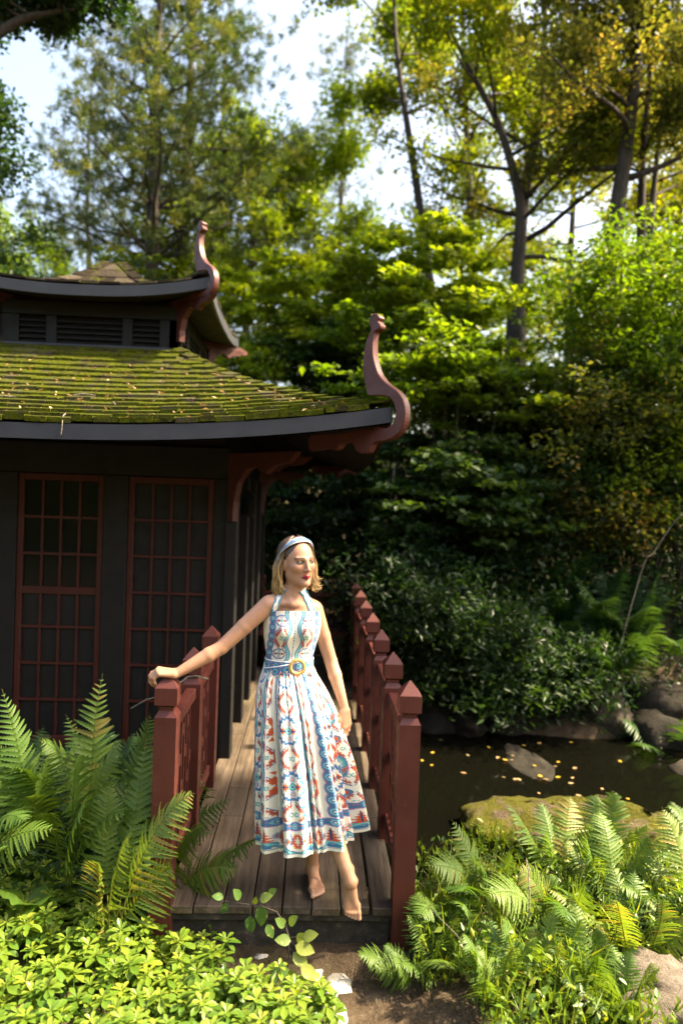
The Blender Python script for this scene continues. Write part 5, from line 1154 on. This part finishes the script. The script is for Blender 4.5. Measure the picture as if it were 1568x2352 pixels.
# --- dress print -----------------------------------------------------
CREAM, BLUE, NAVY, TEAL, ORNG, LILA, LBL = [np.array(c) for c in ((0.70, 0.67, 0.57), (0.030, 0.150, 0.300), (0.022, 0.050, 0.150), (0.060, 0.300, 0.300), (0.520, 0.090, 0.030), (0.480, 0.300, 0.460), (0.20, 0.42, 0.50))]
def lay_(c, m_, k): c[m_] = k
def chain(c, a, b, hw, per):
    """medallion chain: a across (|a|<hw), b along, metres"""
    q = (b/per) % 1.0-0.5; wv = hw*(0.72+0.28*np.abs(np.cos(np.pi*q)))
    band = np.abs(a) < wv; lay_(c, band, BLUE); lay_(c, band & (np.abs(np.abs(a)-wv) < hw*0.16), LILA)
    r = np.hypot(a/hw, (q)*per/hw); lay_(c, band & (r < 0.62), LBL); lay_(c, band & (r < 0.38), BLUE); lay_(c, band & (r < 0.18), CREAM)
    g = (np.sin(a/hw*9) > 0.35) & (np.sin(b/per*44) > 0.1) & (r > 0.75) & (np.abs(a) < hw*0.62); lay_(c, band & g, ORNG*0.6+BLUE*0.4)
def motif(c, a, b, sx, sy, flip=1):
    """paisley medallion centred at 0,0 with radius 1 in scaled units"""
    X, Y = a/sx, b/sy; r = np.hypot(X, Y); th = np.arctan2(Y, np.abs(X)); ser = 0.10*np.sin(th*16)
    lay_(c, (np.abs(r-0.92+ser*0.6) < 0.14) & (np.abs(Y) > 0.12), BLUE); lay_(c, (np.abs(r-1.03+ser) < 0.03), LILA)
    for s in (-1, 1):
        rr_ = np.hypot(X-0.0, Y-s*0.52); lay_(c, rr_ < 0.26, LILA); lay_(c, rr_ < 0.20, LBL); lay_(c, rr_ < 0.11, ORNG); lay_(c, rr_ < 0.05, CREAM)
    t_ = np.abs(Y) < 0.27*(1-np.abs(np.abs(X)-0.45)/0.42)*(1+0.35*np.sin(np.abs(X)*34)); lay_(c, t_, ORNG); lay_(c, t_ & (np.abs(Y) < 0.05), NAVY)
    lay_(c, (r < 0.28), TEAL); lay_(c, (r < 0.17), LBL); lay_(c, r < 0.08, NAVY)
def curls_(c, a, b, sx, sy):
    X, Y = np.abs(a)/sx, b/sy
    for yo in (-0.45, 0.45):
        cy = yo-0.30*np.cos(X*3.0)*np.sign(yo)*-1; t_ = np.abs(Y-cy); w_ = 0.24*(0.4+X)*(1+0.5*np.sin(X*38))
        m_ = (X < 0.98) & (X > 0.12); lay_(c, m_ & (t_ < w_), ORNG); lay_(c, m_ & (np.abs(Y-cy-0.26*np.sign(yo)) < 0.055), BLUE); lay_(c, m_ & (t_ < 0.035), NAVY)
    lay_(c, (np.hypot(X-0.18, Y*0.9) < 0.17), TEAL); lay_(c, (np.hypot(X-0.18, Y*0.9) < 0.09), CREAM)
    lay_(c, (np.abs(X-1.12-0.06*np.sin(Y*7)) < 0.07*(1+0.8*np.sin(Y*26))) & (np.abs(Y) < 0.8), BLUE)
def serpent(c, a, b, amp, per, w_):
    xc = amp*np.sin(b/per*6.283); d = np.abs(a-xc); lay_(c, d < w_*1.35, LILA); lay_(c, d < w_*1.15, BLUE); lay_(c, d < w_*0.78, TEAL); lay_(c, d < w_*0.38, LBL*0.7+CREAM*0.3)
    q = (b/per*2) % 1.0-0.5; lay_(c, (np.hypot(a+xc*0.9, q*per*0.5) < w_*1.2), BLUE); lay_(c, (np.hypot(a+xc*0.9, q*per*0.5) < w_*0.7), ORNG)
def print_skirt(u, h):
    """u: metres around, h: metres above the hem"""
    c = np.tile(CREAM, (len(u), 1)); per = 0.37; a = (u/per) % 1.0*per; body = h > 0.150
    for off, fn in ((0.045, 0), (0.160, 1), (0.285, 2)):
        d = a-off; cc = c.copy()
        if fn == 0: chain(cc, d, h, 0.024, 0.050)
        elif fn == 1:
            q = (h/0.235) % 1.0; k = (q-0.25)*0.235; motif(cc, d, k, 0.068, 0.060); k2 = (q-0.75)*0.235; cu = cc.copy(); curls_(cu, d, k2, 0.062, 0.055); m_ = np.abs(k2) < 0.062; cc[m_] = cu[m_]
        else:
            serpent(cc, d, h, 0.017, 0.26, 0.015); q = ((h+0.05)/0.13) % 1.0; cu = cc.copy(); curls_(cu, d-0.036, (q-0.5)*0.13, 0.034, 0.05); m_ = (d > 0.014); cc[m_] = cu[m_]
        lim = (0.027, 0.080, 0.060)[fn]; m_ = body & (np.abs(d) < lim) if fn != 2 else body & (d > -0.03) & (d < 0.075); c[m_] = cc[m_]
    sp_ = np.abs(((a-0.222+0.010*np.sin(h*40)) )) < 0.0045*(1+0.9*np.sin(h*190)); c[body & sp_] = BLUE; sp_ = np.abs(a-0.098+0.010*np.sin(h*40+2)) < 0.0045*(1+0.9*np.sin(h*190+1)); c[body & sp_] = NAVY*0.5+BLUE*0.5; sp_ = (np.abs(a-0.345) < 0.007*(1+0.8*np.sin(h*150))) & (np.sin(h*27) > 0.2); c[body & sp_] = ORNG
    cc = c.copy(); chain(cc, h-0.128, u, 0.021, 0.062); m_ = np.abs(h-0.128) < 0.023; c[m_] = cc[m_]
    cc = np.tile(CREAM, (len(u), 1)); uu = (u/0.15) % 1.0*0.15-0.075
    serp = 0.026+0.016*np.cos(uu/0.075*math.pi); d = np.abs(h-serp); lay_(cc, d < 0.012, LILA); lay_(cc, d < 0.0105, BLUE); lay_(cc, d < 0.0075, TEAL); lay_(cc, d < 0.003, LBL)
    motif_y = h-0.068; t_ = np.abs(uu) < 0.020*(1+0.4*np.sin(h*520))*np.clip((0.105-h)/0.05, 0, 1); lay_(cc, t_ & (h > 0.045), ORNG); lay_(cc, (np.abs(uu) < 0.004) & (h > 0.05) & (h < 0.095), NAVY)
    for s in (-1, 1):
        r = np.hypot(np.abs(uu)-0.036, motif_y); lay_(cc, r < 0.015, LILA); lay_(cc, r < 0.011, TEAL); lay_(cc, r < 0.006, ORNG)
        t_ = np.abs(np.abs(uu)-0.062+0.006*np.sin(h*120)) < 0.009*(1+0.5*np.sin(h*600)); lay_(cc, t_ & (h > 0.035) & (h < 0.095), ORNG)
        lay_(cc, (np.abs(np.abs(uu)-0.050+0.004*np.sin(h*150)) < 0.003) & (h > 0.05) & (h < 0.102), BLUE)
    lay_(cc, (np.abs(uu) < 0.022) & (h > 0.018) & (h < 0.030), BLUE); lay_(cc, h < 0.014, CREAM); lay_(cc, (h > 0.014) & (h < 0.0165), NAVY)
    m_ = h < 0.104; c[m_] = cc[m_]; return c
def fabric_mat():
    m, t, b = mat('printed_cotton'); a = N(t, 'ShaderNodeAttribute', attribute_name='col'); t.links.new(a.outputs['Color'], b.inputs['Base Color'])
    b.inputs['Roughness'].default_value = 0.75; b.inputs['Specular IOR Level'].default_value = 0.2; b.inputs['Sheen Weight'].default_value = 0.15; bump(t, b, noise(t, pos(t), 900, 2), 0.15, 0.001); return m
M['print'] = fabric_mat()
def grid_faces(nr, nc, wrap=True):
    i = np.arange(nr-1)[:, None]; j = np.arange(nc if wrap else nc-1)[None]; j2 = (j+1) % nc
    return np.stack([i*nc+j, i*nc+j2, (i+1)*nc+j2, (i+1)*nc+j], -1).reshape(-1, 4)
# skirt: rings from the waist seam to the hem (t down), gathered into folds
NT, NA = 330, 640; tt = np.linspace(0, 1, NT)[:, None]; th = np.linspace(0, 2*np.pi, NA, endpoint=False)[None]
def key(ts, vs): return np.interp(tt[:, 0], ts, vs)[:, None]
def skey(ts, vs):
    f = np.interp(tt[:, 0], ts, vs); k = np.ones(41)/41; return np.convolve(np.pad(f, 20, mode='edge'), k, 'valid')[:, None]
cxk = skey([0, .10, .3, .6, 1], [-0.094, -0.082, -0.050, -0.010, 0.036]); cyk = skey([0, .3, 1], [3.283, 3.255, 3.215])
rxk = skey([0, .05, .12, .3, .6, 1], [.114, .132, .165, .198, .230, .262]); ryk = skey([0, .1, .3, .6, 1], [.084, .125, .155, .185, .21])
rs = np.random.default_rng(12); fold = np.zeros((1, NA))
for n_, a_ in ((9, .55), (14, .5), (21, .35), (5, .3)): fold = fold+a_*np.cos(n_*th+rs.uniform(0, 6.28)+0.5*np.sin(2*th+rs.uniform(0, 6)))
fold = 0.55*fold; vall = np.zeros((1, NA)); vs_ = np.sort(rs.uniform(0, 2*np.pi, 30))
for v_ in vs_:
    dd_ = np.angle(np.exp(1j*(th-v_))); vall = vall-rs.uniform(0.5, 1.5)*np.exp(-(dd_/rs.uniform(0.035, 0.075))**2)
fold = fold+vall
gather = sum(0.5*np.cos(n_*th+p_) for n_, p_ in ((34, 1.0), (47, 2.0), (61, .4)))
amp = 0.006+0.034*sstep(0.03, 0.80, tt); ga = 0.0045*np.exp(-tt/0.10)
twist = 0.10*tt*np.sin(th*1.0+0.6)
rad = 1+0*th; X = cxk+(rxk+amp*fold+ga*gather)*np.cos(th+twist); Yv = cyk+(ryk+amp*fold*0.9+ga*gather)*np.sin(th+twist)
hem = 0.300+0.030*np.cos(th-0.3)-0.022*np.cos(th-np.pi)*0+0.003*fold; top = 1.086-0.012*np.cos(th)
Z = top+(hem-top)*tt; 
SV = np.stack([X, Yv, Z], -1).reshape(-1, 3)
circ = np.broadcast_to(th, (NT, NA))*0.36; hh = np.broadcast_to((1-tt)*0.79, (NT, NA))
# fabric length runs faster where the cloth folds, so motifs are squeezed in the valleys
sc_ = print_skirt(np.ascontiguousarray(circ+0.012*np.sin(9*th)).ravel(), np.ascontiguousarray(hh).ravel())
me = fast_mesh('dress', SV, grid_faces(NT, NA), True); cattr(me, 'col', sc_)
dress = obj('dress', me, M['print'], person); dress['label'] = 'full gathered cream skirt with blue and orange paisley print'
# bodice: rings from the waist to the top edge
NB, NC = 150, 360; tb = np.linspace(0, 1, NB)[:, None]; tc = np.linspace(0, 2*np.pi, NC, endpoint=False)[None]
def bkey(v): 
    f = np.interp(tb[:, 0], np.linspace(0, 1, len(v)), v); k = np.ones(15)/15; return np.convolve(np.pad(f, 7, mode='edge'), k, 'valid')[:, None]
bx = bkey([-.094, -.093, -.090, -.087, -.085, -.084]); by = bkey([3.283, 3.284, 3.282, 3.280, 3.281, 3.283]); brx = bkey([.110, .114, .124, .136, .140, .133]); bry = bkey([.082, .083, .086, .090, .090, .088])
yaw_b = 0.16; cth, sth = np.cos(tc), np.sin(tc); bzb = 1.080+tb*(0.262+0.018*np.clip(-sth, 0, 1)-0.03*np.clip(sth, 0, 1))
lx = brx*cth; ly = bry*sth; front = np.clip(-sth, 0, 1)
for s in (-1, 1):
    bm_ = np.exp(-((lx-s*0.058)/0.042)**2-((bzb-1.262)/0.052)**2)*front; ly = ly-0.036*bm_; lx = lx+s*0.006*bm_
X = bx+lx*math.cos(yaw_b)-ly*math.sin(yaw_b); Yv = by+lx*math.sin(yaw_b)+ly*math.cos(yaw_b)
BVv = np.stack([X, Yv, bzb+0*tc], -1).reshape(-1, 3)
u = np.broadcast_to(lx, (NB, NC)).ravel(); zz = np.broadcast_to(bzb, (NB, NC)).ravel(); fm = np.broadcast_to(sth, (NB, NC)).ravel() < 0.15
bc = np.tile(CREAM, (len(u), 1)); au = np.abs(u)
serp = 0.020+0.020*np.cos((zz-1.215)/0.13*math.pi*1.0)**2*1.0; d = np.abs(au-serp); lay_(bc, fm & (d < 0.0105), LILA); lay_(bc, fm & (d < 0.009), BLUE); lay_(bc, fm & (d < 0.0065), TEAL); lay_(bc, fm & (d < 0.003), LBL)
cu = bc.copy(); curls_(cu, au-0.058, zz-1.235, 0.034, 0.060); m_ = fm & (au > 0.036) & (au < 0.094) & (np.abs(zz-1.235) < 0.055); bc[m_] = cu[m_]
for zc in (1.315, 1.155):
    cu = bc.copy(); motif(cu, au-0.062, zz-zc, 0.030, 0.026); m_ = fm & (np.hypot((au-0.062)/0.031, (zz-zc)/0.027) < 1); bc[m_] = cu[m_]
ch = bc.copy(); chain(ch, u+0.104-0.02*(zz-1.2), zz, 0.0155, 0.042); m_ = (np.abs(u+0.104-0.02*(zz-1.2)) < 0.016); bc[m_] = ch[m_]
ch = bc.copy(); chain(ch, u-0.108, zz, 0.0155, 0.042); m_ = (np.abs(u-0.108) < 0.016); bc[m_] = ch[m_]
m_ = ~fm; ck = bc.copy(); ck = print_skirt(u*1.0+2.0, zz-0.6); bc[m_] = ck[m_]
lay_(bc, fm & (au < 0.003) & (np.sin(zz*700) > 0), BLUE)
me = fast_mesh('bodice', BVv, grid_faces(NB, NC), True); cattr(me, 'col', bc); bod = obj('bodice', me, M['print'], person); bod['label'] = 'fitted cream bodice with mirrored teal and orange paisleys'
sm = bod.modifiers.new('thick', 'SOLIDIFY'); sm.thickness = 0.003; sm.offset = -1
# halter straps follow the chest surface
def front_y(x, z, y0=3.0, y1=3.45):
    ys_ = np.linspace(y0, y1, 150); d = eval_pts(np.stack([np.full_like(ys_, x), ys_, np.full_like(ys_, z)], -1)); i = np.argmax(d < 0) if (d < 0).any() else None
    return None if i is None else ys_[i]
def strap(pts, wid, seed):
    path = [A3(*p) for p in catmull([A3(p[0], 0, p[1]) for p in pts], 6)]; V = []; n = len(path); wd = []
    last = 3.25
    for i, p in enumerate(path):
        t_ = path[min(i+1, n-1)]-path[max(i-1, 0)]; s_ = A3(t_[2], 0, -t_[0]); s_ /= np.linalg.norm(s_)
        for k in np.linspace(-1, 1, 9):
            q = p+s_*k*wid*0.5; yy = front_y(float(q[0]), float(q[2])); last = yy if yy is not None else last; V.append((q[0], last-0.004, q[2]))
    V = np.array(V); a = np.tile(np.linspace(-1, 1, 9), n); L_ = np.repeat(np.arange(n)/n*0.14, 9); c = np.tile(CREAM, (len(V), 1))
    lay_(c, np.abs(np.abs(a)-0.75-0.2*np.sin(L_*160)) < 0.22, BLUE); lay_(c, (np.abs(a) < 0.25) & (np.sin(L_*300) > 0.3), LILA); lay_(c, np.abs(a) > 0.98, TEAL)
    me = fast_mesh('strap', V, grid_faces(n, 9, False), True); cattr(me, 'col', c); o = obj('strap', me, M['print'], person); so_ = o.modifiers.new('thick', 'SOLIDIFY'); so_.thickness = 0.003; so_.offset = 0; return o
strap([(-0.178, 1.325), (-0.170, 1.360), (-0.158, 1.400), (-0.146, 1.440), (-0.128, 1.462)], 0.030, 1); strap([(0.014, 1.325), (0.006, 1.360), (-0.010, 1.395), (-0.028, 1.432), (-0.046, 1.455)], 0.028, 2)
# belt with overlapping tail and round buckle
def belt_band(nm, a0, a1, z0, z1, hw, off, label=None):
    n = 90; aa = np.linspace(a0, a1, n); V = []; c = []
    for i, a in enumerate(aa):
        zc = z0+(z1-z0)*i/(n-1); ct_, st_ = math.cos(a), math.sin(a); l_x, l_y = (0.113+off)*ct_, (0.086+off)*st_
        for k in np.linspace(-1, 1, 21): V.append((-0.094+l_x*math.cos(yaw_b)-l_y*math.sin(yaw_b), 3.283+l_x*math.sin(yaw_b)+l_y*math.cos(yaw_b), zc+k*hw))
    V = np.array(V); kk = np.tile(np.linspace(-1, 1, 21), n); s_ = np.repeat(aa*0.105, 21); c = np.tile(BLUE, (len(V), 1)); chain(c, kk*hw*0.92, s_, hw*0.80, 0.050); lay_(c, (np.abs(kk) < 0.8) & (np.abs(kk) > 0.70), BLUE)
    m_ = (c == CREAM).all(1) & (np.abs(kk) < 0.8); c[m_] = BLUE; lay_(c, np.abs(kk) > 0.86, np.array([0.80, 0.78, 0.72]))
    me = fast_mesh(nm, V, grid_faces(n, 21, False), True); cattr(me, 'col', c); o = obj(nm, me, M['print'], person); so_ = o.modifiers.new('thick', 'SOLIDIFY'); so_.thickness = 0.003; so_.offset = 0; return o
belt = belt_band('belt', 0, 2*np.pi, 1.098, 1.098, 0.0235, 0.004); belt['label'] = 'blue medallion fabric belt with white piping'
tail = belt_band('belt_tail', math.radians(188), math.radians(282), 1.052, 1.095, 0.024, 0.010)
def gold():
    m, t, b = mat('woven_straw_buckle'); n = noise(t, pos(t), 160, 3); t.links.new(ramp(t, [(0.3, (0.34, 0.21, 0.055)), (0.7, (0.58, 0.40, 0.14))], n).outputs[0], b.inputs['Base Color']); b.inputs['Roughness'].default_value = 0.45; bump(t, b, n, 0.5, 0.002); return m
M['gold'] = gold(); bk = at(678, 1521, 3.17); V = []; F = []; n1, n2 = 40, 8
for i in range(n1):
    a = 2*math.pi*i/n1
    for j in range(n2):
        b = 2*math.pi*j/n2; r = 0.031+0.0075*math.cos(b)+0.0012*math.cos(a*40); V.append((r*math.cos(a), 0.005*math.sin(b), r*math.sin(a)*1.02))
        F.append((i*n2+j, i*n2+(j+1) % n2, ((i+1) % n1)*n2+(j+1) % n2, ((i+1) % n1)*n2+j))
ang = -1.35; cb = A3(0.121*math.cos(ang)+0.0, 0.096*math.sin(ang), 0)
bpos = (-0.094+cb[0]*math.cos(yaw_b)-cb[1]*math.sin(yaw_b), 3.283+cb[0]*math.sin(yaw_b)+cb[1]*math.cos(yaw_b)-0.004, 1.097)
buckle = obj('buckle', mesh('buckle', V, F, True), M['gold'], belt, bpos, (0.05, 0, 0.20)); buckle['label'] = 'round gold-coloured straw buckle'
pr_ = MB()
for i in range(44):
    a = 2*math.pi*i/44; pr_.sqloft([(0.0012, -0.003), (0.0018, 0), (0.0012, 0.003)], 0.0395*math.cos(a), 0)
    for v in range(12): q = pr_.V[-12+v]; pr_.V[-12+v] = (q[0], q[1]-0.001, q[2]+0.0400*math.sin(a))
pr_.build('beading', M['gold'], belt, loc=bpos, rot=(0.05, 0, 0.20))

# --- hair: shell cap plus locks -------------------------------------
def hair_mat():
    m, t, b = mat('blonde_hair'); a = N(t, 'ShaderNodeAttribute', attribute_name='col'); t.links.new(a.outputs['Color'], b.inputs['Base Color']); b.inputs['Roughness'].default_value = 0.38; b.inputs['Specular IOR Level'].default_value = 0.5; return m
M['hair'] = hair_mat(); rh = np.random.default_rng(5)
def scalp(az, el, off=0.0):
    """az from the face (0) around; el 0 = level, 90 = crown"""
    d = np.array([math.sin(az)*math.cos(el), -math.cos(az)*math.cos(el), math.sin(el)]); return np.array([0, 0.018, 0.034])+d*(np.array([0.0715, 0.0905, 0.0835])+off)
HV = []; HF = []; HCc = []
def lock(pts, r0, tone, n=5):
    pts = catmull(pts, 4); m_ = len(pts); o = len(HV)
    for i, p in enumerate(pts):
        d = pts[min(i+1, m_-1)]-pts[max(i-1, 0)]; d /= np.linalg.norm(d)+1e-9; a = np.cross(d, np.array([0.2, 1.0, 0.1])); a /= np.linalg.norm(a)+1e-9; b = np.cross(d, a); s = i/(m_-1)
        r = r0*(0.7+0.6*math.sin(math.pi*min(1, s*0.9+0.1)))*(1-0.75*max(0, s-0.75)/0.25)
        for k in range(n):
            an = 2*math.pi*k/n; HV.append(p+(a*math.cos(an)+b*math.sin(an)*0.6)*r)
            root = np.array([0.060, 0.034, 0.018]); end = np.array([0.40, 0.255, 0.105])*tone; w_ = np.clip((s-0.28)/0.5, 0, 1); HCc.append(root*(1-w_)+end*w_)
    for i in range(m_-1):
        for k in range(n): HF.append((o+i*n+k, o+i*n+(k+1) % n, o+(i+1)*n+(k+1) % n, o+(i+1)*n+k))
for i in range(760):
    az = rh.uniform(0.80, 2*math.pi-1.25)
    if i < 150: az = rh.uniform(0.75, 1.3)
    elif i < 330: az = 2*math.pi-rh.uniform(1.30, 2.0)
    sx = math.sin(az); el0 = rh.uniform(0.85, 1.45); lay0 = rh.uniform(0.001, 0.008); a_ = az+rh.normal()*0.05
    p0 = scalp(a_, el0, lay0); p1 = scalp(a_, el0*0.45, lay0+0.003); p2 = scalp(a_, -0.10, lay0+0.006)
    if sx < 0: p2[1] = max(p2[1], 0.012+rh.normal()*0.004); p1[1] = max(p1[1], -0.012)
    else: p2[1] = max(p2[1], -0.020+rh.normal()*0.005); p1[1] = max(p1[1], -0.045)
    out = np.array([math.sin(a_), -math.cos(a_)*0.5+0.15, 0]); ln = rh.uniform(0.105, 0.168)
    wv = rh.normal()*0.006
    p3 = p2+np.array([0, wv, -0.055])+out*(0.014+rh.normal()*0.004); p4 = p2+np.array([0, -wv, -ln])+out*(0.016+rh.normal()*0.007)
    fl = rh.uniform(-0.004, 0.034) if sx > 0 else rh.uniform(-0.030, 0.010)
    p5 = p4+np.array([0, 0, -0.024 if sx < 0 else -0.012])+out*fl; p5[2] += 0.012*(sx > 0)*rh.random()
    p3[1] = max(p3[1], -0.020 if sx > 0 else 0.004); p4[1] = max(p4[1], -0.026 if sx > 0 else -0.010)
    lock([p0, p1, p2, p3, p4, p5], rh.uniform(0.0022, 0.0046), rh.choice([0.35, 0.6, 0.85, 1.15, 1.4]))
HVa = np.array(HV); nS = len(HVa)
# skull cap below the locks
CV = []; CF = []; nu_, nv_ = 40, 18
for j in range(nv_):
    for i in range(nu_):
        az = 2*math.pi*i/nu_; lo_ = -0.35 if math.cos(az) < 0.35 else -0.35+(math.cos(az)-0.35)/0.65*1.18
        el = lo_+(math.pi/2-lo_)*j/(nv_-1); CV.append(scalp(az, el, 0.003))
for j in range(nv_-1):
    for i in range(nu_): CF.append((j*nu_+i, j*nu_+(i+1) % nu_, (j+1)*nu_+(i+1) % nu_, (j+1)*nu_+i))
allV = np.concatenate([HVa, np.array(CV)]); allF = np.concatenate([np.array(HF), np.array(CF)+nS])
me = fast_mesh('hair', HC+allV@RH.T, allF, True); cattr(me, 'col', np.concatenate([np.array(HCc), np.tile([0.050, 0.029, 0.016], (len(CV), 1))])); hr = obj('hair', me, M['hair'], person); hr['label'] = 'shoulder-length blonde hair with dark roots'
# headband across the top of the head, ear to ear
n = 80; V = []; 
for i in range(n):
    b = -1.98+3.96*i/(n-1)                                        # angle in the band plane from the crown
    for k in np.linspace(-1, 1, 15):
        tilt = 0.62+k*0.20*(1-0.15*abs(b))                           # leaning forward of the crown
        d = np.array([math.sin(b), -math.cos(b)*math.sin(tilt), math.cos(b)*math.cos(tilt)])
        if abs(b) > 1.2: d[1] += -0.05*(abs(b)-1.2)
        d /= np.linalg.norm(d); V.append(np.array([0, 0.018, 0.034])+d*(np.array([0.0715, 0.0905, 0.0835])+0.0155+0.009*min(1, abs(b)/1.5)**2-0.004*k*k))
V = np.array(V); kk = np.tile(np.linspace(-1, 1, 15), n); s_ = np.repeat(np.linspace(0, 0.30, n), 15); c = np.tile(BLUE, (len(V), 1)); chain(c, kk*0.017, s_, 0.0145, 0.036); m_ = (np.abs(kk) < 0.75) & (c == CREAM).all(1); c[m_] = LBL; lay_(c, np.abs(kk) > 0.80, np.array([0.76, 0.75, 0.72])); c = c*0.85+np.array([0.16, 0.20, 0.26])*0.15
me = fast_mesh('headband', HC+V@RH.T, grid_faces(n, 15, False), True); cattr(me, 'col', c); hb = obj('headband', me, M['print'], person); so_ = hb.modifiers.new('thick', 'SOLIDIFY'); so_.thickness = 0.003; hb['label'] = 'wide blue patterned headband with white edges'
